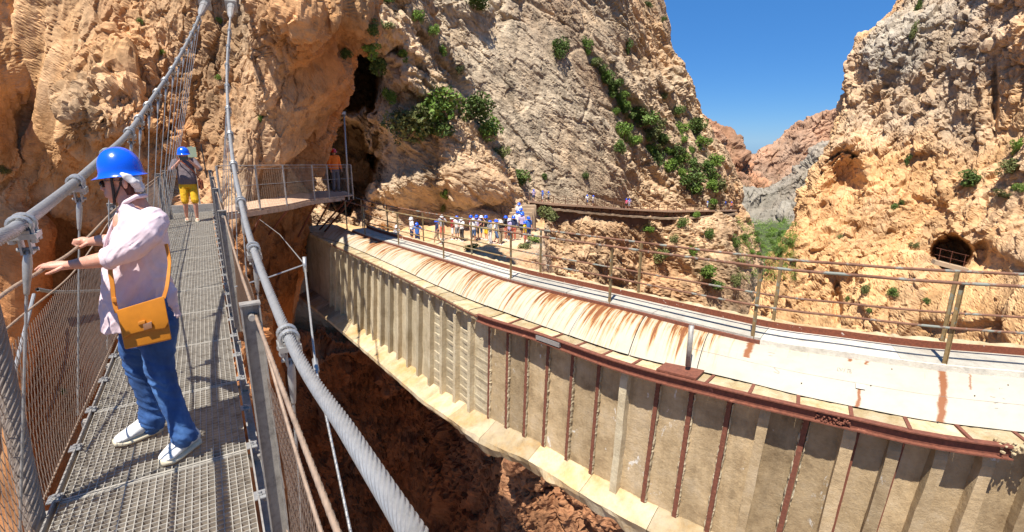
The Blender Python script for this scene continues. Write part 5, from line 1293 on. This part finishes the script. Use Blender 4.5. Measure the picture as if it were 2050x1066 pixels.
# far hand grips the rope: fingers curl over it
mb.loft([(Wp(x, y, .37), Vector(Z_)*h*mpx(x, y, .37), FH*w_) for x, y, h, w_ in ((180, 485, 8, .022), (172, 484, 9, .034), (163, 483, 8.5, .040), (156, 484, 6, .038))])
for i, dd in enumerate((-.030, -.010, .010, .028)):
    D_ = .37+dd; L = (15, 17, 16, 13)[i]; finger([(160, 482, 4.0, D_), (160-L*.6, 481, 3.7, D_), (160-L*.8, 488, 3.4, D_), (160-L*.35, 493, 3.0, D_)])
finger([(172, 489, 4.4, .33), (164, 494, 4.0, .32), (156, 497, 3.4, .33)])
hb(255, 450, 30, .10, 30)
me = remesh(mb, 0.0048, 2, 'body'); link('body', me, M_SKIN, wm)
# shirt
def wr_shirt(co):
    P = co.astype(np.float64); Q = P*np.array((6, 6, 3.2))+np.stack([0*P[:, 0], 0*P[:, 0], P[:, 0]*4], 1)
    a = fbm(Q*1.2, 3, 5, .5, ridged=True); b_ = fbm(P*22, 2, 8); c = np.sin(P[:, 2]*18+P[:, 0]*32+3*fbm(P*5, 2, 3))
    dr = FWD*0.62-np.array((0, 0, .78)); al = P @ dr; pr2 = P @ np.cross(dr, FH)
    Qf = np.stack([al*3.2, pr2*15, P @ FH*7], 1); fo = fbm(Qf+0.6*fbm(P*5, 2, 4)[:, None], 3, 51, .55, ridged=True)
    return 0.012*fo+0.006*a+0.0025*b_-0.008
mb = MB()
mb.loft([ring(262, 404, 20, .062, 0, -.5), ring(272, 416, 33, .10, 0, -.35), ring(283, 433, 47, .15, 0, -.2), ring(283, 452, 55, .18, 0, -.1), ring(279, 478, 64, .175), ring(274, 505, 70, .18), ring(274, 545, 73, .18), ring(276, 585, 78, .185), ring(279, 615, 82, .19, 0, -.02), ring(282, 640, 84, .19, 0, .12)])
plimb(mb, [(306, 442, 30, -.12), (291, 466, 35, -.17), (266, 490, 32, -.21), (242, 507, 27, -.23), (223, 517, 24, -.24)])
plimb(mb, [(278, 440, 34, .13), (262, 468, 30, .18), (240, 482, 22, .24), (226, 484, 18, .28)])
shirt = link('shirt', remesh(mb, 0.006, 6, 'shirt', wr_shirt), M_LINEN, wm)
mb = MB(); s0 = mpx(220, 520, -.24)
for k_ in range(2):
    mb.tube([Wp(222-k_*5, 517+k_*1.5, -.24), Wp(212-k_*3, 519+k_, -.245)], [(23.5-k_)*s0, (22.5-k_)*s0], 18)
link('cuff', remesh(mb, 0.006, 2, 'cuff'), M_LINEN, shirt)
mb = MB()                                                     # open shirt tails at the front and back
def tail(pts, th=0.012):
    c = [Wp(*p) for p in pts]; k_ = len(c); v = [q-FH*th*.5 for q in c]+[q+FH*th*.5 for q in c]
    mb.add(v, [tuple(range(k_)), tuple(range(2*k_-1, k_-1, -1))]+[(i, k_+i, k_+(i+1) % k_, (i+1) % k_) for i in range(k_)])
tail([(222, 560, -.12), (246, 565, -.16), (246, 620, -.17), (240, 662, -.16), (228, 664, -.16), (216, 655, -.11), (216, 610, -.10)])
link('shirt_tail', remesh(mb, 0.007, 3, 'shirt_tail', wr_shirt), M_LINEN, shirt)
mb = MB(); tail([(338, 560, -.1), (352, 580, -.1), (363, 632, -.1), (352, 640, -.12), (334, 600, -.14)], .02)
link('shirt_tail', remesh(mb, 0.007, 3, 'shirt_tail', wr_shirt), M_LINEN, shirt)
mb = MB()                                                     # collar and placket
mb.tube([Wp(238, 421, -.02), Wp(252, 405, -.075), Wp(272, 394, -.075), Wp(292, 392, 0), Wp(272, 394, .075), Wp(252, 405, .075), Wp(238, 421, .02)], .011, 8)
mb.tube([Wp(238, 421, -.02), Wp(226, 448, -.03), Wp(213, 480, -.03), Wp(206, 520, -.03)], .008, 6)
link('collar', mb.mesh('collar', True), M_LINEN, shirt)
# jeans
def wr_j(co):
    P = co.astype(np.float64); z = P[:, 2]; k_ = np.exp(-((z-.10)/.10)**2)+.6*np.exp(-((z-.52)/.10)**2)+.6*np.exp(-((z-.85)/.1)**2)+.25
    return (0.3+k_)*0.010*fbm(P*np.array((9, 9, 22))+np.stack([P[:, 2]*6, 0*z, P[:, 0]*14], 1), 3, 9, .5, ridged=True)+0.003*fbm(P*12, 3, 4, ridged=True)-0.004
mb = MB()
mb.loft([ring(296, 590, 52, .155), ring(297, 620, 57, .17), ring(297, 650, 57, .18), ring(295, 680, 50, .17)])
plimb(mb, [(320, 650, 36, -.085), (317, 690, 34, -.09), (319, 725, 30, -.09), (325, 755, 26, -.10), (338, 790, 23.5, -.105), (352, 825, 22.5, -.11), (364, 855, 25, -.11), (370, 870, 26.5, -.11)])
plimb(mb, [(278, 650, 36, .085), (272, 690, 31, .09), (275, 725, 27, .10), (283, 755, 23.5, .10), (294, 790, 20.5, .10), (300, 820, 20.5, .10), (303, 842, 22.5, .10), (304, 850, 23, .10)])
link('jeans', remesh(mb, 0.008, 3, 'jeans', wr_j), M_DENIM, wm)
# shoes
def shoe(heel, toe, par):
    L = np.linalg.norm(toe-heel); f = (toe-heel)/L; sd_ = np.cross(f, (0, 0, 1)); L = max(L*.92, .235)
    R_ = []
    for t, w_, h0, h1 in ((0, .030, .040, .100), (.06, .042, .030, .125), (.25, .047, .030, .135), (.45, .049, .028, .118), (.65, .054, .026, .094), (.82, .052, .026, .074), (.94, .042, .030, .060), (1.0, .022, .034, .050)):
        R_.append((heel+f*L*t+np.array((0, 0, (h0+h1)/2)), sd_*w_, np.array((0, 0, (h1-h0)/2))))
    m1 = MB(); m1.loft(R_); m1.tube([heel+f*.05+Z_*.09, heel+f*.06+Z_*.135], [.042, .040], 12)
    o = link('shoe', remesh(m1, 0.006, 2, 'shoe'), M_SHOE, par)
    m2 = MB(); S = []
    for t, w_ in ((-.03, .018), (.04, .037), (.3, .042), (.65, .053), (.85, .050), (.97, .034), (1.03, .014)):
        S.append((heel+f*L*t+Z_*(.020+.012*max(0, t-.85)/.2), sd_*w_*1.06, Z_*.022))
    m2.loft(S); link('sole', m2.mesh('sole', True), M_SOLE, o)
    m3 = MB()
    for t in (.38, .45, .52, .59): c = heel+f*L*t+Z_*(.134-.14*(t-.35)); m3.tube([c-sd_*.022-Z_*.008, c+Z_*.004, c+sd_*.022-Z_*.008], .0035, 5)
    link('lace', m3.mesh('lace'), M_SHOE, o)['kind'] = 'stuff'
shoe(onz(398, 888, 0)-WB, onz(350, 920, 0)-WB, wm); shoe(onz(324, 862, 0)-WB, onz(264, 884, 0)-WB, wm)
# hair, scarf, glasses, chin strap, helmet
mb = MB(); hb(258, 372, 15, .070, 22, 0); hb(256, 388, 9, .055, 11); hb(251, 360, 22, .079, 20)
link('hair', remesh(mb, 0.006, 2, 'hair', lambda co: 0.004*fbm(co.astype(float)*np.array((70, 70, 15)), 2, 3)), M_HAIR, wm)
mb = MB(); s0 = mpx(260, 370)
hb(268, 358, 15, .07, 12); hb(276, 376, 10, .045, 9); mb.tube([Wp(238, 351, -.07), Wp(252, 353, -.085), Wp(266, 362, -.07), Wp(276, 374, -.03)], [.012, .017, .020, .018], 8); hb(283, 374, 6, .03, 12)
link('headscarf', remesh(mb, 0.005, 2, 'headscarf', lambda co: 0.006*fbm(co.astype(float)*28, 2, 13, ridged=True)), cloth_mat('grey_white_scarf', (0.66, 0.62, 0.60)), wm)
mb = MB()
for sd_ in (-1, 1): mb.ball(Wp(206.5, 368.5, sd_*.032), (.009, .025, .019), 10, rot=Rh)
gl = link('sunglasses', mb.mesh('sunglasses', True), M_LENS, wm); gl['kind'] = 'stuff'
mb = MB(); mb.tube([Wp(209, 363, -.058), Wp(207.5, 363, 0), Wp(209, 363, .058)], .003, 6)
for sd_ in (-1, 1): mb.tube([Wp(209, 364, sd_*.058), Wp(228, 363, sd_*.074), Wp(247, 364, sd_*.08)], .003, 6)
link('glasses_frame', mb.mesh('glasses_frame'), M_BRASS, gl)['kind'] = 'stuff'
mb = MB()
for sd_ in (-1, 1):
    mb.tube([Wp(222, 349, sd_*.080), Wp(224, 365, sd_*.073), Wp(227, 385, sd_*.062), Wp(229, 404, sd_*.03), Wp(229, 409, 0)], .0065, 6); mb.tube([Wp(246, 352, sd_*.085), Wp(239, 375, sd_*.075), Wp(230, 398, sd_*.048)], .004, 6)
link('chin_strap', mb.mesh('chin_strap'), M_BLACK, wm)['kind'] = 'stuff'
def helmet_mesh(rx, ry, rz, brim=0.035):
    """dome with ridge, raised band and front brim; +x is the front"""
    nr, nc = 30, 56; V = []
    for i in range(nr+1):
        row = []
        for j in range(nc+1):
            a = 2*math.pi*j/nc; ca, sa = math.cos(a), math.sin(a)
            if i <= 20:
                th = math.pi/2*i/20*0.985; r_ = math.sin(th)**0.92; z = math.cos(th)**0.95
                rdg = 0.022*math.exp(-(sa*r_/.10)**2)*(1-i/20)*0.6+0.012*math.exp(-((abs(sa*r_)-.38)/.05)**2)*(1 if i < 16 else 0)
                row.append((rx*ca*r_*(1+rdg), ry*sa*r_*(1+rdg), rz*(z*(1+rdg))))
            elif i <= 24:
                f = (i-20)/4; fl = 1+0.075*f*f; row.append((rx*ca*fl, ry*sa*fl, -rz*0.22*f+0.006*math.exp(-ca*ca*4)))
            elif i <= 27:
                f = (i-24)/3; fr = max(0, ca)**1.6; row.append((rx*ca*1.075+brim*fr*f+0.012*f*ca, ry*sa*1.075+0.010*f*sa, -rz*0.22-0.007*f-0.010*fr*f))
            else:
                f = (i-27)/3; fr = max(0, ca)**1.6; row.append((rx*ca*(1.075-.07*f)+(brim*fr+0.012*ca)*(1-f), ry*sa*(1.075-.07*f)+0.01*sa*(1-f), -rz*0.22-0.010-0.010*fr*(1-f)+.012*f))
        V.append(row)
    return grid_mesh('helmet', np.array(V), True)
hm = link('helmet', helmet_mesh(42.5*mpx(241, 340)*.86, .104, 44*mpx(241, 340), .022), M_HELM, wm); hm.location = Wp(241.5, 340); hm.rotation_euler = (0, R(4), math.atan2(FWD[1], FWD[0])+.35)
# bag: top-level thing carried on its strap
bagb = Wp(290, 650, -.27)+WB
bag = empty('shoulder_bag', bagb, label='mustard leather shoulder bag with a flap hanging at the woman\'s hip', cat='bag')
def Bp(px, py, dD): return ond(px, py, DW+dD)-bagb
def slab(front, dF, dB, name, mat, par, bev=.006, seg=3):
    k_ = len(front); mb = MB(); mb.add([Bp(x, y, dF) for x, y in front]+[Bp(x, y, dB) for x, y in front], [tuple(range(k_)), tuple(range(2*k_-1, k_-1, -1))]+[(i, k_+i, k_+(i+1) % k_, (i+1) % k_) for i in range(k_)])
    me = mb.mesh(name); bm = bmesh.new(); bm.from_mesh(me); bmesh.ops.bevel(bm, geom=bm.edges[:], offset=bev, segments=seg, affect='EDGES', profile=.6); bm.to_mesh(me); bm.free(); smooth(me); return link(name, me, mat, par)
slab([(233, 623), (328, 594), (344, 680), (300, 690), (250, 700)], -.31, -.235, 'bag_body', M_LEATHER, bag, .008)
slab([(233, 622), (328, 593), (338, 645), (331, 658), (310, 661), (285, 664), (262, 670), (246, 678), (243, 660)], -.325, -.312, 'flap', M_LEATHER, bag, .004, 2)
slab([(286, 650), (303, 644), (305, 657), (288, 662)], -.336, -.324, 'buckle', M_BRASS, bag, .002, 2)
slab([(276, 645), (290, 641), (291, 648), (277, 652)], -.334, -.324, 'clasp', M_STRAP, bag, .002, 2)
mb = MB()
def strap(pts, w_=.022):
    P = smoothed_curve(np.array([Bp(*p) for p in pts]), 30); 
    for i in range(29): mb.beam(P[i], P[i+1], w_, .004, up=FH, e=.003)
strap([(234, 626, -.27), (228, 600, -.262), (225, 570, -.258), (221, 545, -.252), (222, 532, -.24)])
strap([(328, 596, -.27), (334, 575, -.255), (338, 545, -.22), (339, 520, -.17), (333, 490, -.15)], .018)
st_o = mb.build('strap', M_STRAP, bag); st_o['kind'] = 'stuff'
slab([(224, 596), (233, 596), (234, 606), (225, 606)], -.278, -.262, 'buckle', M_STRAP, bag, .002, 2)

# ---------------- everybody else, built from a posed skeleton
def human_meshes(pose, voxel, hgt=1.72):
    """returns body, shirt, bottoms meshes; faces -Y, feet at z=0"""
    P = dict(shL=(-.19, 0, 1.42), shR=(.19, 0, 1.42), elL=(-.25, .02, 1.14), elR=(.25, .02, 1.14), haL=(-.24, -.10, .90), haR=(.24, -.10, .90), hipL=(-.09, 0, .90), hipR=(.09, 0, .90),
             knL=(-.10, -.02, .49), knR=(.10, -.02, .49), anL=(-.11, .02, .09), anR=(.11, .02, .09), head=(0, -.01, 1.60), belly=.0, short=True, sleeve=.45)
    P.update(pose); A = {k_: np.array(v, float) if isinstance(v, tuple) else v for k_, v in P.items()}
    def lerp(a, b_, t): return a+(b_-a)*t
    b = MB(); c = A['head']
    b.ball(c, (.075, .092, .112), 12); b.ball(c+np.array((0, -.045, -.055)), (.052, .045, .055), 10); b.tube([c+np.array((0, -.088, .01)), c+np.array((0, -.112, -.022)), c+np.array((0, -.09, -.03))], [.008, .014, .008], 6)
    for s_ in (-1, 1): b.ball(c+np.array((s_*.078, 0, -.01)), (.010, .018, .028), 6)
    b.tube([c+np.array((0, .01, -.06)), np.array((0, 0, 1.40))], [.052, .06], 10); b.ball((0, 0, 1.33), (.12, .08, .12), 10)
    for s_ in 'LR':
        sh, el, ha = A['sh'+s_], A['el'+s_], A['ha'+s_]; limb(b, [lerp(sh, el, .2), el, lerp(el, ha, .4), ha], [.045, .040, .038, .026], 8)
        d = (ha-el)/np.linalg.norm(ha-el); b.ball(ha+d*.05, (.035, .03, .05), 8)
        for q in (-.018, -.006, .006, .018): b.tube([ha+d*.07+np.array((q, 0, 0)), ha+d*.13+np.array((q, -.015, 0))], [.009, .007], 5)
        b.tube([ha+d*.03, ha+d*.08+np.array((.03 if s_ == 'L' else -.03, -.02, 0))], [.011, .008], 5)
        hp, kn, an = A['hip'+s_], A['kn'+s_], A['an'+s_]; limb(b, [lerp(hp, kn, .3), kn, lerp(kn, an, .35), an], [.07, .052, .052, .034], 8)
        b.ball(an+np.array((0, -.07, -.05)), (.042, .13, .035), 8)
    b.ball((0, 0, .95), (.12, .09, .12), 8); b.tube([(0, 0, .95), (0, 0, 1.35)], .08, 8)
    t = MB(); bl = A['belly']
    t.loft([((0, 0, 1.485), (.075, 0, 0), (0, .065, 0)), ((0, 0, 1.44), (.17, 0, 0), (0, .09, 0)), ((0, 0, 1.36), (.185, 0, 0), (0, .115, 0)), ((0, -.01, 1.2), (.165+bl*.3, 0, 0), (0, .115+bl*.6, 0)), ((0, -.01-bl*.2, 1.05), (.165+bl*.5, 0, 0), (0, .12+bl, 0)), ((0, 0, .90), (.175+bl*.3, 0, 0), (0, .125+bl*.6, 0))])
    for s_ in 'LR':
        sh, el, ha = A['sh'+s_], A['el'+s_], A['ha'+s_]; limb(t, [sh*np.array((.8, 1, 1)), sh, lerp(sh, el, .5), lerp(sh, el, min(1, A['sleeve']+.35))], [.075, .072, .064, .060], 10)
        if A['sleeve'] > .9: limb(t, [el, lerp(el, ha, .85)], [.056, .042], 8)
    q = MB(); q.loft([((0, 0, 1.0), (.155+bl*.3, 0, 0), (0, .115+bl*.5, 0)), ((0, 0, .90), (.175, 0, 0), (0, .125, 0)), ((0, 0, .82), (.165, 0, 0), (0, .12, 0))])
    for s_ in 'LR':
        hp, kn, an = A['hip'+s_], A['kn'+s_], A['an'+s_]
        if A['short']: limb(q, [hp, lerp(hp, kn, .5), lerp(hp, kn, .95)], [.095, .088, .080], 10)
        else: limb(q, [hp, kn, lerp(kn, an, .9)], [.095, .068, .058], 10)
    k_ = hgt/1.72
    out = []
    for nm, m_ in (('body', b), ('shirt', t), ('shorts' if A['short'] else 'trousers', q)):
        me = remesh(m_, voxel, 2, nm, (lambda co: 0.006*fbm(co.astype(float)*14, 2, 6, ridged=True)) if nm != 'body' else None); me.transform(Matrix.Scale(k_, 4)); out.append(me)
    foot = MB()
    for s_ in 'LR':
        an = A['an'+s_]; foot.loft([(an+np.array((0, y, z0)), (w_, 0, 0), (0, 0, h)) for y, z0, w_, h in ((.05, -.055, .02, .03), (.03, -.05, .037, .042), (-.05, -.052, .042, .04), (-.13, -.065, .046, .028), (-.185, -.07, .02, .018))])
    fm = foot.mesh('shoes', True); fm.transform(Matrix.Scale(k_, 4)); return out, fm, A['head']*k_
HELM = helmet_mesh(.135, .118, .125, .03)
def add_mat(o, mt):
    if len(o.data.materials) == 0: o.data.materials.append(mt)
    o.material_slots[0].link = 'OBJECT'; o.material_slots[0].material = mt
def person(meshes, loc, face, skin, shirt, bot, helm, shoes, label, group=None, cat='person', s_=1.0):
    (b, t, q), fm, hd = meshes; root = empty('person', loc, rz=face, label=label, cat=cat, group=group); root.scale = (s_, s_, s_)
    for me, mt in ((b, skin), (t, shirt), (q, bot), (fm, shoes)): add_mat(link(me.name.split('.')[0], me, None, root), mt)
    if helm is not None:
        h = link('helmet', HELM, None, root); add_mat(h, helm); h.location = hd+np.array((0, 0, .02)); h.rotation_euler = (0, 0, -math.pi/2)
    return root
# man with the phone
M_YEL = cloth_mat('yellow_shorts', (0.72, 0.40, 0.01)); M_GREYT = cloth_mat('grey_brown_tee', (0.15, 0.115, 0.12)); M_BROWNL = simple_mat('brown_leather', (0.25, 0.06, 0.02), .5, 0, .2, 12, .3, .002)
mm = human_meshes(dict(elL=(-.29, -.15, 1.22), elR=(.29, -.15, 1.22), haL=(-.09, -.32, 1.45), haR=(.09, -.32, 1.45), belly=.045, knR=(.09, -.10, .49), anR=(.08, -.02, .09), knL=(-.11, -.03, .49), anL=(-.13, .10, .10), sleeve=.55), .011, 1.60)
ml = onz(388, 444, 0); fdir = math.atan2(ml[1], ml[0])-math.pi/2
man = person(mm, ml, fdir, M_SKIN, M_GREYT, M_YEL, M_HELM, M_SOLE, 'man in yellow shorts, grey tee and blue helmet photographing from the far bridge end')
ph = empty('phone', (0, 0, 0), label='dark phone held up in both hands by the man in yellow shorts', cat='phone')
Rz = Matrix.Rotation(fdir, 3, 'Z'); pc = np.array(Rz @ Vector((0, -.37, 1.40)))+ml; ph.location = pc; ph.rotation_euler = (0, 0, fdir)
mb = MB(); mb.box((0, 0, 0), (.155, .009, .078)); mb.build('phone_body', M_BLACK, ph); mb = MB(); mb.tube([(.055, .0, .022), (.055, -.008, .022)], .009, 8); mb.build('camera_lens', M_LENS, ph)
bg_ = empty('satchel', ml+np.array(Rz @ Vector((.24, -.02, .82))), rz=fdir, label='brown leather satchel hanging at the hip of the man in yellow shorts', cat='bag')
mb = MB(); mb.box((0, 0, 0), (.10, .20, .24)); me = mb.mesh('bag_body'); bm = bmesh.new(); bm.from_mesh(me); bmesh.ops.bevel(bm, geom=bm.edges[:], offset=.03, segments=3, affect='EDGES'); bm.to_mesh(me); bm.free(); link('bag_body', me, M_BROWNL, bg_)
mb = MB(); mb.tube([(0, 0, .1), (-.10, -.16, .28), (-.24, -.20, .45), (-.38, -.13, .58), (-.36, 0, .60)], .011, 5); mb.build('strap', M_BROWNL, bg_)
rod = empty('walking_stick', ony(404, 300, 13.3), label='dark stick standing up behind the shoulder of the man with the phone', cat='stick')
mb = MB(); mb.tube([(0, 0, .12), (0.02, 0, -.62)], .014, 6); mb.build('shaft', M_BLACK, rod)
# attendant in orange on the boardwalk
M_OR = cloth_mat('orange_jacket', (0.90, 0.20, 0.015)); M_GREYP = cloth_mat('grey_trousers', (0.10, 0.11, 0.13))
mo = human_meshes(dict(short=False, sleeve=1.0), .016, 1.74)
person(mo, onz(674, 385, -0.3), math.atan2(*(FH[1::-1]))-math.pi/2+0.9, M_SKIN2, M_OR, M_GREYP, M_HELMR, M_BLACK, 'attendant in orange jacket and red helmet standing on the boardwalk')
# the waiting crowd on the ledge
poses = [dict(), dict(elL=(-.36, .05, 1.2), haL=(-.17, -.06, 1.0), elR=(.36, .05, 1.2), haR=(.17, -.06, 1.0)), dict(elR=(.30, -.16, 1.25), haR=(.10, -.25, 1.48)), dict(knL=(-.1, -.16, .5), anL=(-.1, -.20, .09), knR=(.1, .02, .48), anR=(.1, .24, .12), haL=(-.25, .15, .95)),
         dict(elL=(-.27, -.08, 1.16), haL=(-.06, -.26, 1.14), elR=(.27, -.08, 1.16), haR=(.06, -.26, 1.14), short=False), dict(short=False, sleeve=1.0, haR=(.3, -.2, 1.0))]
PM = [human_meshes(p, .026, 1.70) for p in poses]
CLO = {nm: cloth_mat(nm, c) for nm, c in (('white_cotton', (.78, .77, .75)), ('navy_cotton', (.03, .04, .10)), ('black_cotton', (.025, .025, .028)), ('maroon_cotton', (.30, .02, .03)), ('blue_cotton', (.05, .16, .50)), ('lemon_cotton', (.80, .55, .02)), ('pink_cotton', (.75, .12, .26)), ('grey_cotton', (.30, .30, .31)), ('lilac_cotton', (.45, .38, .60)), ('khaki_cotton', (.40, .32, .2)), ('denim_cotton', (.08, .14, .28)), ('coral_cotton', (.7, .2, .12)))}
HC = {'b': (M_HELM, 'blue'), 'w': (M_HELMW, 'white')}
crowd = [  # head px, py, helmet, shirt, bottoms, pose, what singles it out
 (823, 434, 'w', 'white_cotton', 'navy_cotton', 0, 'second walker from the left of the ledge'), (834, 440, 'b', 'blue_cotton', 'navy_cotton', 1, 'blue-shirted walker near the left of the ledge'), (874, 436, 'b', 'navy_cotton', 'khaki_cotton', 3, 'walker stepping right at the left of the queue'), (884, 428, 'w', 'grey_cotton', 'coral_cotton', 2, 'grey-shirted walker beside the hanging creeper'),
 (905, 429, 'w', 'maroon_cotton', 'white_cotton', 1, 'maroon-shirted walker in the queue'), (914, 429, 'b', 'white_cotton', 'grey_cotton', 0, 'white-shirted walker just right of the maroon shirt'), (924, 432, 'w', 'white_cotton', 'black_cotton', 4, 'white-shirted walker in white helmet at the queue centre'), (942, 427, 'b', 'maroon_cotton', 'khaki_cotton', 2, 'dark red shirted walker at the queue centre'), (947, 433, 'w', 'white_cotton', 'denim_cotton', 0, 'walker in white top and denim shorts before the railing post'),
 (954, 430, 'b', 'lilac_cotton', 'black_cotton', 1, 'lilac-shirted walker at the queue centre'), (963, 428, 'w', 'navy_cotton', 'denim_cotton', 0, 'navy-shirted walker in white helmet'), (973, 430, 'b', 'black_cotton', 'lemon_cotton', 2, 'black-shirted walker wearing bright shorts'), (981, 435, 'b', 'grey_cotton', 'white_cotton', 4, 'grey-shirted walker with pale trousers'), (993, 436, 'b', 'white_cotton', 'denim_cotton', 3, 'white-shirted walker right of the pale trousers'),
 (1002, 437, 'w', 'black_cotton', 'khaki_cotton', 4, 'black-shirted walker on the open right part of the ledge'), (1012, 429, 'b', 'black_cotton', 'coral_cotton', 1, 'black-shirted walker at the foot of the steps'), (1020, 431, 'w', 'lilac_cotton', 'navy_cotton', 0, 'lilac-shirted walker at the foot of the steps'), (1028, 430, 'b', 'navy_cotton', 'coral_cotton', 5, 'long-sleeved walker at the foot of the steps'),
 (1051, 437, 'b', 'lemon_cotton', 'coral_cotton', 0, 'yellow-shirted walker rightmost on the ledge'), (1058, 430, 'b', 'blue_cotton', 'navy_cotton', 0, 'blue-shirted walker right of the steps')]
face0 = math.atan2(*(FH[1::-1]))-math.pi/2
for i, (px, py, hl, sh, bt, po, what) in enumerate(crowd):
    p = onz(px, py, ZL+1.80)
    for _ in range(3): p = onz(px, py, drop(p*[1, 1, 0]+[0, 0, ZL])+1.78)
    p[2] -= 1.79
    person(PM[po], p, face0+rng.uniform(-1.6, 1.6), M_SKIN if i % 2 else M_SKIN2, CLO[sh], CLO[bt], HC[hl][0], M_SHOE, what+f', {HC[hl][1]} helmet' if 'helmet' not in what else what, 'walkers waiting on the rock ledge', s_=rng.uniform(.92, 1.05))
# seated walker in stripes
M_STR, n, b = new_mat('striped_cotton'); wv = n.nodes.new('ShaderNodeTexWave'); wv.inputs['Scale'].default_value = 5; wv.bands_direction = 'Z'; n.links.new(mapping(n), wv.inputs['Vector']); n.links.new(ramp_node(n, wv.outputs['Fac'], [(0.45, (.02, .02, .04)), (0.55, (.75, .75, .76))]), b.inputs['Base Color'])
seat = human_meshes(dict(knL=(-.12, -.40, .86), knR=(.12, -.40, .86), anL=(-.12, -.44, .46), anR=(.12, -.44, .46), elL=(-.25, -.1, 1.16), elR=(.25, -.1, 1.16), haL=(-.1, -.34, 1.02), haR=(.1, -.34, 1.02)), .026, 1.70)
p = onz(794, 445, ZL+1.30); zg = drop(p*[1, 1, 0]+[0, 0, ZL]); p[2] = zg-0.38
person(seat, p, face0-0.6, M_SKIN, M_STR, CLO['navy_cotton'], M_HELMW, M_SHOE, 'seated walker in a striped shirt at the left end of the ledge', 'walkers waiting on the rock ledge')
rk_ = empty('boulder', (p[0], p[1], zg), label='low flat boulder the striped walker sits on', cat='rock'); mb = MB(); mb.ball((0, 0, .2), (.5, .4, .26), 10); bo = link('stone', remesh(mb, .05, 2, 'stone', lambda co: 0.05*fbm(co.astype(float)*4, 3, 2)), M_OLD, rk_)
for (px, py, hl, sh, bt, po, what) in ((1039, 404, 'b', 'white_cotton', 'denim_cotton', 0, 'topmost walker on the stone steps'), (1043, 414, 'b', 'blue_cotton', 'navy_cotton', 3, 'second walker down the stone steps, in blue'), (1036, 420, 'b', 'white_cotton', 'grey_cotton', 3, 'white-shirted walker halfway up the stone steps'), (1045, 424, 'b', 'lilac_cotton', 'black_cotton', 0, 'lilac-shirted walker starting up the stone steps')):
    k_ = (437-py)/33.0; p = ond(px, py, 34.2+2.2*k_); p[2] -= 1.80
    person(PM[po], p, face0+math.pi*0.85, M_SKIN, CLO[sh], CLO[bt], HC[hl][0], M_SHOE, what+', blue helmet', 'walkers climbing the stone steps')
# walkers on the high walkway
for (px, sh, bt, po, what) in ((1070, 'lilac_cotton', 'navy_cotton', 3, 'lone walker nearest the bush at the start of the high walkway'), (1091, 'blue_cotton', 'white_cotton', 0, 'blue-shirted walker in the first pair on the high walkway'), (1100, 'grey_cotton', 'black_cotton', 1, 'grey-shirted walker in the first pair on the high walkway'), (1181, 'white_cotton', 'denim_cotton', 0, 'white-shirted walker in the middle of the high walkway'),
    (1192, 'white_cotton', 'navy_cotton', 2, 'walker raising an arm in the middle of the high walkway'), (1258, 'pink_cotton', 'black_cotton', 0, 'pink-shirted walker on the high walkway'), (1267, 'lilac_cotton', 'grey_cotton', 1, 'lilac-shirted walker next to the pink shirt'), (1422, 'white_cotton', 'navy_cotton', 3, 'white-shirted walker near the far end of the high walkway'), (1432, 'blue_cotton', 'black_cotton', 0, 'blue-shirted walker near the far end of the high walkway'), (1458, 'navy_cotton', 'khaki_cotton', 1, 'dark-shirted walker at the far end of the high walkway'), (1468, 'coral_cotton', 'navy_cotton', 0, 'coral-shirted walker at the far end of the high walkway')):
    j = int(np.argmin(np.abs(xs_-px))); q = UPc[j]+nU[j]*0.5
    person(PM[po], q, face0+rng.uniform(-1.5, 1.5), M_SKIN, CLO[sh], CLO[bt], M_HELM, M_SHOE, what, 'walkers on the high timber walkway')
